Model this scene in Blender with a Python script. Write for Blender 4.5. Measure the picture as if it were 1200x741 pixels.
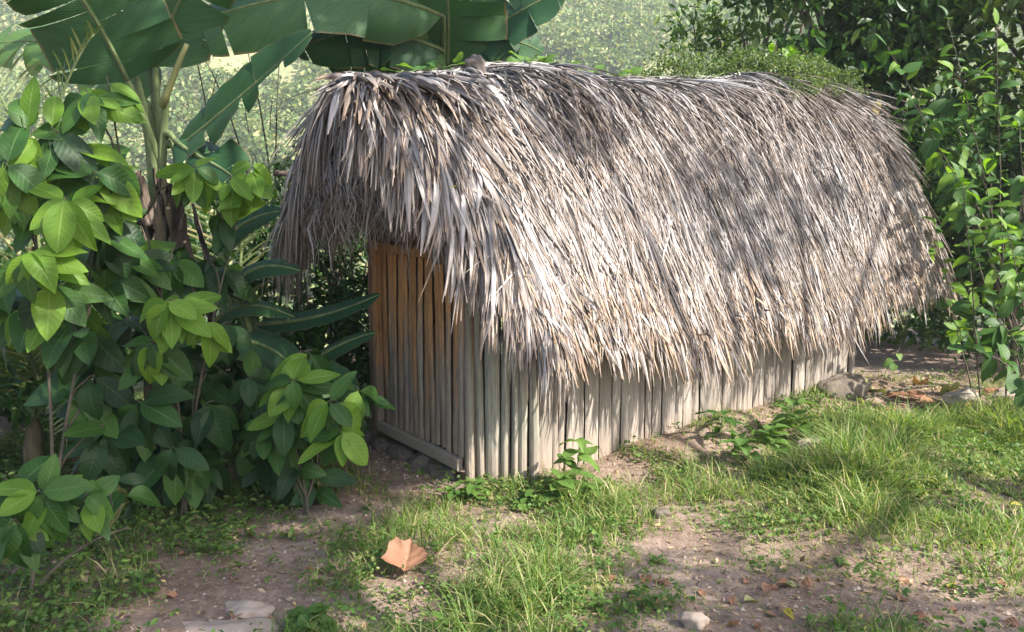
import bpy, math, random
import numpy as np
from mathutils import Vector, Matrix, Quaternion

for o in list(bpy.data.objects):
    bpy.data.objects.remove(o, do_unlink=True)
scene = bpy.context.scene
col = scene.collection
R = math.radians
random.seed(7)
rng = np.random.default_rng(11)

# ------------------------------------------------------------------ camera
CAM_Z = 1.6
PITCH = R(7.2)
FPX = 950.0
cam_d = bpy.data.cameras.new('camera')
cam = bpy.data.objects.new('camera', cam_d)
col.objects.link(cam)
cam.location = (0, 0, CAM_Z)
cam.rotation_euler = (R(90) - PITCH, 0, 0)
cam_d.sensor_width = 36.0
cam_d.lens = 36.0 * FPX / 1200.0
cam_d.clip_start = 0.05
cam_d.clip_end = 2000
scene.camera = cam
scene.render.resolution_x = 1024
scene.render.resolution_y = 632

# ------------------------------------------------------------------ sky, sun, exposure
SUN_EL = R(40)
SUN_H = Vector((0.86, -0.51, 0)).normalized()
SUN = Vector((SUN_H.x * math.cos(SUN_EL), SUN_H.y * math.cos(SUN_EL), math.sin(SUN_EL)))
w = bpy.data.worlds.new('World')
scene.world = w
w.use_nodes = True
nt = w.node_tree
bg = nt.nodes['Background']
sky = nt.nodes.new('ShaderNodeTexSky')
sky.sky_type = 'NISHITA'
sky.sun_disc = False
sky.sun_elevation = SUN_EL
sky.sun_rotation = math.atan2(SUN.x, SUN.y)
sky.air_density = 1.0
sky.dust_density = 2.0
sky.ozone_density = 1.0
nt.links.new(sky.outputs[0], bg.inputs[0])
bg.inputs[1].default_value = 0.135
sd = bpy.data.lights.new('sun', 'SUN')
sd.energy = 5.0
sd.angle = R(0.6)
sd.color = (1.0, 0.955, 0.88)
so = bpy.data.objects.new('sun', sd)
col.objects.link(so)
so.location = (6, -3, 12)
so.rotation_euler = SUN.to_track_quat('Z', 'Y').to_euler()
vs = scene.view_settings
vs.view_transform = 'Standard'
vs.look = 'None'
vs.exposure = 1.65
vs.gamma = 1.0
vs.use_curve_mapping = False

# ------------------------------------------------------------------ helpers
def at(px, py, Y):
    """a point at depth Y seen at this picture position"""
    dx = (px - 600) / FPX
    dy = -(py - 370.5) / FPX
    d = Vector((dx, math.cos(PITCH) + dy * math.sin(PITCH), -math.sin(PITCH) + dy * math.cos(PITCH)))
    return Vector((0, 0, CAM_Z)) + d * (Y / d.y)

def proj(x, y, z):
    zc = z - CAM_Z
    f = y * math.cos(PITCH) - zc * math.sin(PITCH)
    u = y * math.sin(PITCH) + zc * math.cos(PITCH)
    f = np.where(f < 0.05, 0.05, f) if isinstance(f, np.ndarray) else max(f, 0.05)
    return 600 + x / f * FPX, 370.5 - u / f * FPX

def vnoise(x, y, seed=0):
    xi = np.floor(x).astype(np.int64); yi = np.floor(y).astype(np.int64)
    xf = x - xi; yf = y - yi
    def h(a, b):
        n = (a * 374761393 + b * 668265263 + seed * 1442695041) & 0xffffffff
        n = ((n ^ (n >> 13)) * 1274126177) & 0xffffffff
        return ((n ^ (n >> 16)) & 0xffff) / 65535.0
    sx = xf * xf * (3 - 2 * xf); sy = yf * yf * (3 - 2 * yf)
    return (h(xi, yi) * (1 - sx) + h(xi + 1, yi) * sx) * (1 - sy) + (h(xi, yi + 1) * (1 - sx) + h(xi + 1, yi + 1) * sx) * sy

def sstep(a, b, x):
    t = np.clip((x - a) / (b - a), 0, 1)
    return t * t * (3 - 2 * t)

def make_mesh(name, V, F, mat, uv=None, smooth=True):
    me = bpy.data.meshes.new(name)
    V = np.asarray(V, dtype=np.float32)
    me.from_pydata(V.tolist() if hasattr(V, 'tolist') else V, [], F.tolist() if hasattr(F, 'tolist') else F)
    if uv is not None:
        uvl = me.uv_layers.new(name='UVMap')
        li = np.empty(len(me.loops), dtype=np.int32)
        me.loops.foreach_get('vertex_index', li)
        uvl.data.foreach_set('uv', np.asarray(uv, dtype=np.float32)[li].ravel())
    if smooth:
        me.polygons.foreach_set('use_smooth', [True] * len(me.polygons))
    if mat:
        me.materials.append(mat)
    me.update()
    return me

def link(name, me, parent=None, loc=(0, 0, 0)):
    o = bpy.data.objects.new(name, me)
    col.objects.link(o)
    o.location = loc
    if parent:
        o.parent = parent
    return o

def empty(name, loc, label, cat, group=None):
    o = bpy.data.objects.new(name, None)
    o.empty_display_size = 0.2
    col.objects.link(o)
    o.location = loc
    tag(o, label, cat, group)
    return o

def tag(o, label=None, cat=None, group=None, kind=None):
    if label: o['label'] = label
    if cat: o['category'] = cat
    if group: o['group'] = group
    if kind: o['kind'] = kind
    return o

def part(name, V, F, mat, parent, uv=None, smooth=True):
    """vertices in world space; stored relative to the (unrotated) parent chain"""
    off = Vector((0, 0, 0))
    p = parent
    while p:
        off += p.location
        p = p.parent
    V = np.asarray(V, dtype=np.float64) - np.array(off)
    return link(name, make_mesh(name, V, F, mat, uv, smooth), parent)

def tube(points, radii, n=7, cap=True):
    P = [Vector(p) for p in points]
    V = []; F = []
    ref = Vector((0.13, 0.31, 0.94)).normalized()
    for i, p in enumerate(P):
        a = P[min(i + 1, len(P) - 1)] - P[max(i - 1, 0)]
        a.normalize()
        r = ref if abs(a.dot(ref)) < 0.95 else Vector((1, 0, 0))
        s = a.cross(r).normalized(); t = s.cross(a)
        for k in range(n):
            an = 2 * math.pi * k / n
            V.append(p + (s * math.cos(an) + t * math.sin(an)) * radii[i])
    for i in range(len(P) - 1):
        for k in range(n):
            F.append((i * n + k, i * n + (k + 1) % n, (i + 1) * n + (k + 1) % n, (i + 1) * n + k))
    if cap:
        F.append(tuple(range(n - 1, -1, -1)))
        F.append(tuple(range((len(P) - 1) * n, len(P) * n)))
    return [tuple(v) for v in V], F

def merge(parts):
    V = []; F = []
    for v, f in parts:
        o = len(V)
        V += [tuple(p) for p in v]
        F += [tuple(i + o for i in q) for q in f]
    return V, F

def ribbons(P, S, Nn, fold=0.0):
    """P,S,Nn: (N,K,3) centre, half side vector, normal; returns verts, quads, uv with 3 verts across"""
    N, K, _ = P.shape
    W = np.linalg.norm(S, axis=2, keepdims=True)
    V = np.stack([P - S, P + Nn * W * fold, P + S], axis=2).reshape(-1, 3)
    i = np.arange(N)[:, None, None]; k = np.arange(K - 1)[None, :, None]; c = np.arange(2)[None, None, :]
    b = (i * K + k) * 3 + c
    F = np.stack([b, b + 1, b + 4, b + 3], axis=-1).reshape(-1, 4)
    uv = np.zeros((N, K, 3, 2))
    uv[..., 0] = np.array([0, .5, 1])
    uv[..., 1] = np.linspace(0, 1, K)[None, :, None]
    return V, F, uv.reshape(-1, 2)

# ------------------------------------------------------------------ materials
def newmat(name):
    m = bpy.data.materials.new(name)
    m.use_nodes = True
    n = m.node_tree
    return m, n, n.nodes['Principled BSDF'], n.nodes['Material Output']

def ramp(n, stops, fac):
    r = n.nodes.new('ShaderNodeValToRGB')
    e = r.color_ramp.elements
    while len(e) < len(stops):
        e.new(0.5)
    for i, (p, c) in enumerate(stops):
        e[i].position = p
        e[i].color = (*c, 1)
    n.links.new(fac, r.inputs[0])
    return r.outputs[0]

def noise(n, scale, detail=4, rough=0.6, vec=None):
    t = n.nodes.new('ShaderNodeTexNoise')
    t.inputs['Scale'].default_value = scale
    t.inputs['Detail'].default_value = detail
    t.inputs['Roughness'].default_value = rough
    if vec is not None:
        n.links.new(vec, t.inputs['Vector'])
    return t.outputs['Fac']

def math_(n, op, a, b=None):
    t = n.nodes.new('ShaderNodeMath')
    t.operation = op
    for i, x in enumerate((a, b)):
        if x is None: continue
        if isinstance(x, (int, float)): t.inputs[i].default_value = x
        else: n.links.new(x, t.inputs[i])
    return t.outputs[0]

def mixc(n, fac, a, b, mode='MIX'):
    t = n.nodes.new('ShaderNodeMix')
    t.data_type = 'RGBA'
    t.blend_type = mode
    for sock, x in ((t.inputs[0], fac), (t.inputs[6], a), (t.inputs[7], b)):
        if isinstance(x, (int, float)): sock.default_value = x
        elif isinstance(x, tuple): sock.default_value = (*x, 1)
        else: n.links.new(x, sock)
    return t.outputs[2]

def bump(n, h, strength, dist=0.01):
    b = n.nodes.new('ShaderNodeBump')
    b.inputs['Strength'].default_value = strength
    b.inputs['Distance'].default_value = dist
    n.links.new(h, b.inputs['Height'])
    return b.outputs[0]

def coords(n, which='Object'):
    return n.nodes.new('ShaderNodeTexCoord').outputs[which]

def island(n):
    return n.nodes.new('ShaderNodeNewGeometry').outputs['Random Per Island']

def objrand(n):
    return n.nodes.new('ShaderNodeObjectInfo').outputs['Random']

def leaf_shader(n, b, out, colr, trans=0.35, transcol=None, rough=0.45, normal=None):
    n.links.new(colr, b.inputs['Base Color'])
    b.inputs['Roughness'].default_value = rough
    b.inputs['Specular IOR Level'].default_value = 0.28
    tr = n.nodes.new('ShaderNodeBsdfTranslucent')
    tc = mixc(n, 1.0, colr, transcol or (1.5, 1.6, 0.5), 'MULTIPLY')
    n.links.new(tc, tr.inputs[0])
    if normal is not None:
        n.links.new(normal, b.inputs['Normal'])
    mx = n.nodes.new('ShaderNodeMixShader')
    mx.inputs[0].default_value = trans
    n.links.new(b.outputs[0], mx.inputs[1])
    n.links.new(tr.outputs[0], mx.inputs[2])
    n.links.new(mx.outputs[0], out.inputs[0])

def mat_broadleaf(name, c0, c1, vein, veins=9, relief=0.16, per_island=False, rough=0.52, trans=0.35, spots=0.0):
    m, n, b, out = newmat(name)
    uvn = n.nodes.new('ShaderNodeTexCoord').outputs['UV']
    sep = n.nodes.new('ShaderNodeSeparateXYZ')
    n.links.new(uvn, sep.inputs[0])
    a = math_(n, 'ABSOLUTE', math_(n, 'SUBTRACT', sep.outputs[0], 0.5))
    ph = math_(n, 'SUBTRACT', sep.outputs[1], math_(n, 'MULTIPLY', a, 0.42))
    wv = math_(n, 'SINE', math_(n, 'MULTIPLY', ph, veins * 6.283))
    vein_f = sharp = math_(n, 'POWER', math_(n, 'MAXIMUM', wv, 0.0), 14.0)
    mid = math_(n, 'LESS_THAN', a, 0.022)
    vf = math_(n, 'MAXIMUM', math_(n, 'MULTIPLY', vein_f, 0.22), math_(n, 'MULTIPLY', mid, 0.8))
    rnd = island(n) if per_island else objrand(n)
    base = ramp(n, [(0.0, c0), (1.0, c1)], rnd)
    nz = noise(n, 6, 4, 0.6, coords(n, 'Object'))
    base = mixc(n, math_(n, 'MULTIPLY', nz, 0.5), base, mixc(n, 1.0, base, (0.55, 0.6, 0.5), 'MULTIPLY'))
    if veins > 40:
        mpn = n.nodes.new('ShaderNodeCombineXYZ')
        n.links.new(math_(n, 'MULTIPLY', ph, 60.0), mpn.inputs[0])
        n.links.new(math_(n, 'MULTIPLY', sep.outputs[0], 2.0), mpn.inputs[1])
        stk = noise(n, 1.0, 4, 0.7, mpn.outputs[0])
        base = mixc(n, ramp(n, [(0.35, (0, 0, 0)), (0.7, (0.6, 0.6, 0.6))], stk), base, mixc(n, 1.0, base, (1.9, 1.7, 1.3), 'MULTIPLY'))
        edge = math_(n, 'MULTIPLY', math_(n, 'GREATER_THAN', math_(n, 'ADD', a, math_(n, 'MULTIPLY', nz, 0.06)), 0.515), 0.75)
        base = mixc(n, edge, base, (0.16, 0.11, 0.05))
    if spots:
        sp = math_(n, 'GREATER_THAN', noise(n, 14, 3, 0.7, coords(n, 'Object')), 0.70)
        base = mixc(n, math_(n, 'MULTIPLY', sp, spots), base, (0.16, 0.10, 0.04))
    base = mixc(n, vf, base, vein)
    bn = bump(n, math_(n, 'ADD', math_(n, 'MULTIPLY', wv, -0.5), math_(n, 'MULTIPLY', nz, 0.4)), relief, 0.006)
    leaf_shader(n, b, out, base, trans, None, rough, bn)
    return m

def mat_island_leaf(name, stops, trans=0.3, rough=0.45):
    m, n, b, out = newmat(name)
    c = ramp(n, stops, island(n))
    leaf_shader(n, b, out, c, trans, None, rough)
    return m

def mat_bark(name, c0, c1, scale=14):
    m, n, b, out = newmat(name)
    mp = n.nodes.new('ShaderNodeMapping')
    mp.inputs['Scale'].default_value = (1, 1, 0.25)
    n.links.new(coords(n), mp.inputs[0])
    nz = noise(n, scale, 6, 0.65, mp.outputs[0])
    n.links.new(ramp(n, [(0.3, c0), (0.7, c1)], nz), b.inputs['Base Color'])
    b.inputs['Roughness'].default_value = 0.9
    n.links.new(bump(n, nz, 0.7, 0.02), b.inputs['Normal'])
    return m

M = {}
# thatch: weathered palm leaflets, grey where rain washes them, tan near the cut tips
def mat_thatch(name, per_obj=False, tan=False):
    m, n, b, out = newmat(name)
    rnd = objrand(n) if per_obj else island(n)
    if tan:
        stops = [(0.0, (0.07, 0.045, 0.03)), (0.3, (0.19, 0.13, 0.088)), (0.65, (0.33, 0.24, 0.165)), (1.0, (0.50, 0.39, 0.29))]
    else:
        stops = [(0.0, (0.045, 0.040, 0.037)), (0.3, (0.135, 0.125, 0.121)), (0.65, (0.27, 0.258, 0.254)), (1.0, (0.455, 0.442, 0.436))]
    grey = ramp(n, stops, rnd)
    sep = n.nodes.new('ShaderNodeSeparateXYZ')
    n.links.new(n.nodes.new('ShaderNodeTexCoord').outputs['UV'], sep.inputs[0])
    tip = math_(n, 'MULTIPLY', math_(n, 'POWER', sep.outputs[1], 3.5), 0.85)
    c = mixc(n, tip, grey, mixc(n, 0.55, grey, (0.42, 0.27, 0.155)))
    nz = noise(n, 30, 4, 0.7, coords(n))
    c = mixc(n, math_(n, 'MULTIPLY', nz, 0.55), c, mixc(n, 1.0, c, (0.52, 0.47, 0.42), 'MULTIPLY'))
    n.links.new(c, b.inputs['Base Color'])
    b.inputs['Roughness'].default_value = 0.62
    fib = math_(n, 'SINE', math_(n, 'MULTIPLY', sep.outputs[0], 38.0))
    n.links.new(bump(n, fib, 0.25, 0.002), b.inputs['Normal'])
    return m
M['thatch'] = mat_thatch('palm_thatch')
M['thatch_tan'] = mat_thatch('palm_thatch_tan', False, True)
M['thatch_obj'] = mat_thatch('palm_thatch_strip', True)

m, n, b, out = newmat('thatch_underlay')
nz = noise(n, 22, 5, 0.7, coords(n))
n.links.new(ramp(n, [(0.3, (0.03, 0.024, 0.02)), (0.7, (0.075, 0.06, 0.05))], nz), b.inputs['Base Color'])
b.inputs['Roughness'].default_value = 0.95
M['underlay'] = m

def mat_slat(name, lower, upper, h0, h1, contrast=1.0):
    """split bamboo / board: grain along z, weathered grey where rain splashes, browner where the eave protects it"""
    m, n, b, out = newmat(name)
    geo = n.nodes.new('ShaderNodeNewGeometry')
    sep = n.nodes.new('ShaderNodeSeparateXYZ')
    n.links.new(geo.outputs['Position'], sep.inputs[0])
    mp = n.nodes.new('ShaderNodeMapping')
    mp.inputs['Scale'].default_value = (1, 1, 0.06)
    n.links.new(geo.outputs['Position'], mp.inputs[0])
    grain = noise(n, 90, 5, 0.65, mp.outputs[0])
    stain = noise(n, 7, 5, 0.7, geo.outputs['Position'])
    hgt = math_(n, 'ADD', sep.outputs[2], math_(n, 'MULTIPLY', math_(n, 'ADD', math_(n, 'MULTIPLY', math_(n, 'SUBTRACT', stain, 0.5), 0.5), math_(n, 'ADD', math_(n, 'MULTIPLY', math_(n, 'SUBTRACT', objrand(n), 0.5), 0.5), math_(n, 'MULTIPLY', math_(n, 'SUBTRACT', grain, 0.5), 1.1))), 1.0))
    mr = n.nodes.new('ShaderNodeMapRange')
    mr.interpolation_type = 'SMOOTHSTEP'
    mr.inputs[1].default_value = h0
    mr.inputs[2].default_value = h1
    n.links.new(hgt, mr.inputs[0])
    c = mixc(n, mr.outputs[0], lower, upper)
    c = mixc(n, math_(n, 'MULTIPLY', objrand(n), 0.55), c, mixc(n, 1.0, c, (0.55, 0.52, 0.48), 'MULTIPLY'))
    g = ramp(n, [(0.35, (0.45, 0.42, 0.4)), (0.62, (1.05, 1.03, 1.0))], grain)
    c = mixc(n, 0.75 * contrast, c, mixc(n, 1.0, c, g, 'MULTIPLY'))
    st = math_(n, 'MULTIPLY', math_(n, 'GREATER_THAN', stain, 0.62), 0.35)
    c = mixc(n, st, c, mixc(n, 1.0, c, (0.5, 0.46, 0.4), 'MULTIPLY'))
    mud = n.nodes.new('ShaderNodeMapRange')
    mud.inputs[1].default_value = 0.30
    mud.inputs[2].default_value = 0.05
    n.links.new(math_(n, 'ADD', sep.outputs[2], math_(n, 'MULTIPLY', math_(n, 'SUBTRACT', noise(n, 22, 6, 0.75, geo.outputs['Position']), 0.5), 0.5)), mud.inputs[0])
    c = mixc(n, math_(n, 'MULTIPLY', mud.outputs[0], 0.7), c, (0.27, 0.195, 0.145))
    n.links.new(c, b.inputs['Base Color'])
    b.inputs['Roughness'].default_value = 0.78
    n.links.new(bump(n, grain, 0.5, 0.004), b.inputs['Normal'])
    return m
M['door_slat'] = mat_slat('door_bamboo', (0.30, 0.25, 0.19), (0.50, 0.25, 0.09), 0.45, 1.05)
M['corner_slat'] = mat_slat('corner_bamboo', (0.33, 0.31, 0.25), (0.32, 0.27, 0.19), 0.7, 1.5)
M['wall_slat'] = mat_slat('wall_bamboo', (0.34, 0.30, 0.26), (0.24, 0.205, 0.17), 0.35, 0.9)
M['post'] = mat_slat('post_wood', (0.24, 0.16, 0.11), (0.30, 0.15, 0.08), 0.4, 1.2)
M['beam'] = mat_bark('beam_wood', (0.07, 0.05, 0.035), (0.16, 0.11, 0.08))
M['bark'] = mat_bark('tree_bark', (0.06, 0.045, 0.03), (0.17, 0.135, 0.10))
M['twig'] = mat_bark('twig_bark', (0.035, 0.03, 0.018), (0.10, 0.085, 0.055), 30)
M['greenstem'] = mat_bark('green_stem', (0.055, 0.085, 0.025), (0.13, 0.16, 0.06), 20)
M['pseudostem'] = mat_bark('banana_stem', (0.05, 0.04, 0.022), (0.19, 0.15, 0.075), 16)
M['deadleaf_hang'] = mat_bark('dead_banana_leaf', (0.04, 0.03, 0.022), (0.17, 0.125, 0.09), 24)

M['old_wood'] = mat_bark('old_wood', (0.05, 0.042, 0.038), (0.15, 0.125, 0.11), 12)
M['path_stone'] = mat_bark('path_stone', (0.20, 0.145, 0.11), (0.40, 0.315, 0.25), 7)
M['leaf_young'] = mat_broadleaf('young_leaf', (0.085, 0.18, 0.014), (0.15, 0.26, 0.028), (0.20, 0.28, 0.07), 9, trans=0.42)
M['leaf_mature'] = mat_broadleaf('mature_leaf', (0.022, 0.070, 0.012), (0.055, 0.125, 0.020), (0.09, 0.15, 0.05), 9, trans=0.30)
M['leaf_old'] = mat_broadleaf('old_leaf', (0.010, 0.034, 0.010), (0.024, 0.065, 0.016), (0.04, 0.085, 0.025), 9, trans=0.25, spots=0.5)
M['banana'] = mat_broadleaf('banana_leaf', (0.014, 0.052, 0.022), (0.030, 0.082, 0.030), (0.07, 0.12, 0.05), 90, relief=0.4, rough=0.5, trans=0.22)
M['banana_yellow'] = mat_broadleaf('banana_leaf_light', (0.06, 0.13, 0.035), (0.09, 0.17, 0.04), (0.13, 0.19, 0.07), 90, relief=0.4, rough=0.5, trans=0.30)
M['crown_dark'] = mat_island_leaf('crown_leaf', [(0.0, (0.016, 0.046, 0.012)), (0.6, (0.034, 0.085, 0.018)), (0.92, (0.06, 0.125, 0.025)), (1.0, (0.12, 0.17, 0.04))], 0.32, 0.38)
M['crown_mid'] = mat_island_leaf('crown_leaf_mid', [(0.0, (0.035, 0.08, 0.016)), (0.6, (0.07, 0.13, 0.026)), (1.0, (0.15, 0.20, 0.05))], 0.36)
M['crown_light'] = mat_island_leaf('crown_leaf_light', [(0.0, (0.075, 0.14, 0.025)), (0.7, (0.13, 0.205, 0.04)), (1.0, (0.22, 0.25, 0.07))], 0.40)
M['vine'] = mat_island_leaf('vine_leaf', [(0.0, (0.05, 0.085, 0.035)), (0.7, (0.10, 0.15, 0.055)), (1.0, (0.20, 0.22, 0.09))], 0.35)
M['grass'] = mat_island_leaf('grass_blade', [(0.0, (0.06, 0.12, 0.022)), (0.4, (0.11, 0.19, 0.036)), (0.70, (0.20, 0.27, 0.068)), (0.82, (0.33, 0.33, 0.135)), (1.0, (0.44, 0.36, 0.21))], 0.4, 0.5)
M['cover'] = mat_island_leaf('ground_cover_leaf', [(0.0, (0.045, 0.095, 0.022)), (0.5, (0.085, 0.155, 0.03)), (0.9, (0.14, 0.21, 0.05)), (1.0, (0.26, 0.24, 0.09))], 0.35, 0.5)
M['weed'] = mat_broadleaf('weed_leaf', (0.08, 0.16, 0.03), (0.14, 0.23, 0.05), (0.18, 0.25, 0.09), 6, trans=0.4)
M['palm'] = mat_island_leaf('palm_leaflet', [(0.0, (0.06, 0.095, 0.03)), (0.6, (0.11, 0.14, 0.05)), (1.0, (0.26, 0.22, 0.10))], 0.3)
M['litter'] = mat_island_leaf('leaf_litter', [(0.0, (0.14, 0.085, 0.05)), (0.5, (0.30, 0.20, 0.12)), (0.85, (0.42, 0.31, 0.20)), (1.0, (0.50, 0.36, 0.13))], 0.15, 0.7)
M['dry_leaf'] = mat_broadleaf('dry_leaf', (0.25, 0.12, 0.07), (0.36, 0.185, 0.105), (0.22, 0.11, 0.07), 5, relief=0.5, rough=0.65, trans=0.15)
M['yellow_leaf'] = mat_broadleaf('yellow_leaf', (0.42, 0.33, 0.04), (0.50, 0.38, 0.06), (0.45, 0.38, 0.12), 6, rough=0.5, trans=0.35)
M['fade_leaf'] = mat_broadleaf('fading_leaf', (0.24, 0.26, 0.10), (0.33, 0.30, 0.13), (0.40, 0.36, 0.2), 7, rough=0.6, trans=0.2)
M['hill_leaf'] = mat_island_leaf('hill_foliage', [(0.0, (0.05, 0.10, 0.025)), (0.5, (0.12, 0.18, 0.05)), (0.85, (0.22, 0.25, 0.09)), (1.0, (0.36, 0.33, 0.16))], 0.3, 0.6)

m, n, b, out = newmat('stone')
tc = coords(n)
nz = noise(n, 9, 7, 0.65, tc)
c = ramp(n, [(0.3, (0.16, 0.125, 0.10)), (0.55, (0.36, 0.29, 0.235)), (0.75, (0.50, 0.42, 0.35))], nz)
n.links.new(c, b.inputs['Base Color'])
b.inputs['Roughness'].default_value = 0.9
n.links.new(bump(n, noise(n, 40, 6, 0.7, tc), 0.6, 0.02), b.inputs['Normal'])
M['stone'] = m
m, n, b, out = newmat('earth_crumb')
n.links.new(ramp(n, [(0.0, (0.10, 0.065, 0.05)), (0.6, (0.27, 0.19, 0.145)), (1.0, (0.45, 0.36, 0.29))], island(n)), b.inputs['Base Color'])
b.inputs['Roughness'].default_value = 0.95
M['crumb'] = m
m, n, b, out = newmat('dark_brown_stone')  # brown mottle, darker than the plain stone
tc = coords(n)
nz = noise(n, 8, 7, 0.65, tc)
c = ramp(n, [(0.3, (0.06, 0.048, 0.035)), (0.55, (0.125, 0.10, 0.075)), (0.75, (0.20, 0.165, 0.125))], nz)
n.links.new(c, b.inputs['Base Color'])
b.inputs['Roughness'].default_value = 0.95
n.links.new(bump(n, noise(n, 30, 6, 0.7, tc), 0.7, 0.03), b.inputs['Normal'])
M['dark_stone'] = m

# ground: trodden red-brown earth, mottled, with crumbs and grit; greener litter-covered soil on the far slope
m, n, b, out = newmat('earth')
geo = n.nodes.new('ShaderNodeNewGeometry').outputs['Position']
sep = n.nodes.new('ShaderNodeSeparateXYZ')
n.links.new(geo, sep.inputs[0])
big = noise(n, 1.1, 5, 0.6, geo)
fine = noise(n, 26, 8, 0.75, geo)
c = ramp(n, [(0.25, (0.12, 0.078, 0.058)), (0.5, (0.26, 0.185, 0.14)), (0.75, (0.42, 0.32, 0.25))], fine)
c = mixc(n, ramp(n, [(0.4, (0, 0, 0)), (0.65, (1, 1, 1))], big), c, mixc(n, 1.0, c, (0.62, 0.55, 0.5), 'MULTIPLY'))
vor = n.nodes.new('ShaderNodeTexVoronoi')
vor.inputs['Scale'].default_value = 34
n.links.new(geo, vor.inputs['Vector'])
peb = math_(n, 'LESS_THAN', vor.outputs['Distance'], 0.16)
c = mixc(n, math_(n, 'MULTIPLY', peb, 0.5), c, (0.42, 0.34, 0.27))
mr = n.nodes.new('ShaderNodeMapRange')
mr.inputs[1].default_value = 12
mr.inputs[2].default_value = 26
n.links.new(sep.outputs[1], mr.inputs[0])
hl = math_(n, 'ADD', math_(n, 'MULTIPLY', noise(n, 0.16, 6, 0.65, geo), 0.5), math_(n, 'MULTIPLY', noise(n, 1.6, 8, 0.75, geo), 0.5))
hc = ramp(n, [(0.3, (0.085, 0.115, 0.04)), (0.5, (0.20, 0.20, 0.085)), (0.7, (0.36, 0.31, 0.17))], hl)
c = mixc(n, mr.outputs[0], c, hc)
n.links.new(c, b.inputs['Base Color'])
b.inputs['Roughness'].default_value = 0.95
hgt = math_(n, 'ADD', fine, math_(n, 'MULTIPLY', peb, 0.25))
n.links.new(bump(n, hgt, 0.8, 0.025), b.inputs['Normal'])
M['earth'] = m

# ------------------------------------------------------------------ hut frame of reference
A = np.array([-0.123, 4.506]); EU = np.array([0.797, 0.604]); EN = np.array([0.604, -0.797])
def H(u, v, z):
    return Vector((A[0] + EU[0] * u + EN[0] * v, A[1] + EU[1] * u + EN[1] * v, z))
def Hn(u, v, z):
    return np.stack([A[0] + EU[0] * u + EN[0] * v, A[1] + EU[1] * u + EN[1] * v, z], axis=-1)
def to_uv(x, y):
    dx = x - A[0]; dy = y - A[1]
    return dx * EU[0] + dy * EU[1], dx * EN[0] + dy * EN[1]

# ------------------------------------------------------------------ ground
def gh(x, y):
    x = np.asarray(x, dtype=np.float64); y = np.asarray(y, dtype=np.float64)
    z = 0.07 * (vnoise(x * 0.8 + 3, y * 0.8, 1) - 0.5) + 0.045 * (vnoise(x * 2.7, y * 2.7 + 9, 2) - 0.5) + 0.02 * (vnoise(x * 9, y * 9, 3) - 0.5)
    u, v = to_uv(x, y)
    # bank of earth along the long wall, level floor inside
    bank = 0.10 * np.exp(-((v - 0.10) / 0.26) ** 2) * sstep(0.5, 1.2, u) * (1 - sstep(4.0, 4.6, u))
    inside = sstep(-1.8, -1.6, v) * (1 - sstep(-0.12, 0.0, v)) * sstep(-0.3, -0.05, u) * (1 - sstep(3.8, 4.0, u))
    z = z * (1 - inside) + bank
    # small scarp at the lower right and worn hollow of the path
    px, py = proj(x, y, 0.0 * x)
    z = z + 0.05 * sstep(0, 1, (x - 0.6)) * sstep(3.45, 3.75, y + 0.12 * np.sin(x * 4)) * (y > 0)
    z = z - 0.05 * np.exp(-(((x + 0.9) * 0.9 + (y - 3.4) * 0.35) / 0.45) ** 2) * (y > 0) * (y < 5)
    # downhill beyond the hut and to the left, then the opposite valley side
    d = np.maximum(0, y - 9.0 - 0.25 * np.maximum(x, 0)) + np.maximum(0, -x - 4.2) * 0.8
    z = z - 0.42 * np.minimum(d, 40) * sstep(0, 3, d)
    far = np.maximum(0, y - 42)
    z = z + 0.62 * np.minimum(far, 105 + 0.1 * np.maximum(0, far - 105)) * sstep(0, 25, far) + 5 * (vnoise(x * 0.03, y * 0.03, 5) - 0.5) * sstep(10, 60, far) + 1.6 * (vnoise(x * 0.12, y * 0.12, 6) - 0.5) * sstep(5, 30, far)
    return z
def g1(x, y):
    return float(gh(np.array([x]), np.array([y]))[0])
def gpix(px, py):
    """the spot on the ground seen at this picture position"""
    z = 0.0
    for _ in range(12):
        dx = (px - 600) / FPX; dy = -(py - 370.5) / FPX
        d = Vector((dx, math.cos(PITCH) + dy * math.sin(PITCH), -math.sin(PITCH) + dy * math.cos(PITCH)))
        t = (z - CAM_Z) / d.z
        p = Vector((0, 0, CAM_Z)) + d * t
        z = 0.5 * z + 0.5 * g1(p.x, p.y)
    return Vector((p.x, p.y, g1(p.x, p.y)))

def axis(lo, hi, step, flo, fhi, grow=1.12):
    a = list(np.arange(lo, hi, step))
    s = step; x = a[-1]
    while x < fhi:
        s *= grow; x += s; a.append(x)
    s = step; x = lo; pre = []
    while x > flo:
        s *= grow; x -= s; pre.append(x)
    return np.array(pre[::-1] + a)
xs = axis(-4.5, 5.5, 0.035, -260, 260)
ys = axis(1.6, 8.0, 0.035, -60, 240)
X, Y = np.meshgrid(xs, ys)
Z = gh(X, Y)
nx, ny = len(xs), len(ys)
V = np.stack([X, Y, Z], -1).reshape(-1, 3)
ii, jj = np.meshgrid(np.arange(nx - 1), np.arange(ny - 1))
b0 = (jj * nx + ii).ravel()
F = np.stack([b0, b0 + 1, b0 + nx + 1, b0 + nx], -1)
ground = link('ground', make_mesh('ground', V, F, M['earth']))
tag(ground, 'trodden red brown earth falling away to a green valley side', 'ground', kind='structure')

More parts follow.
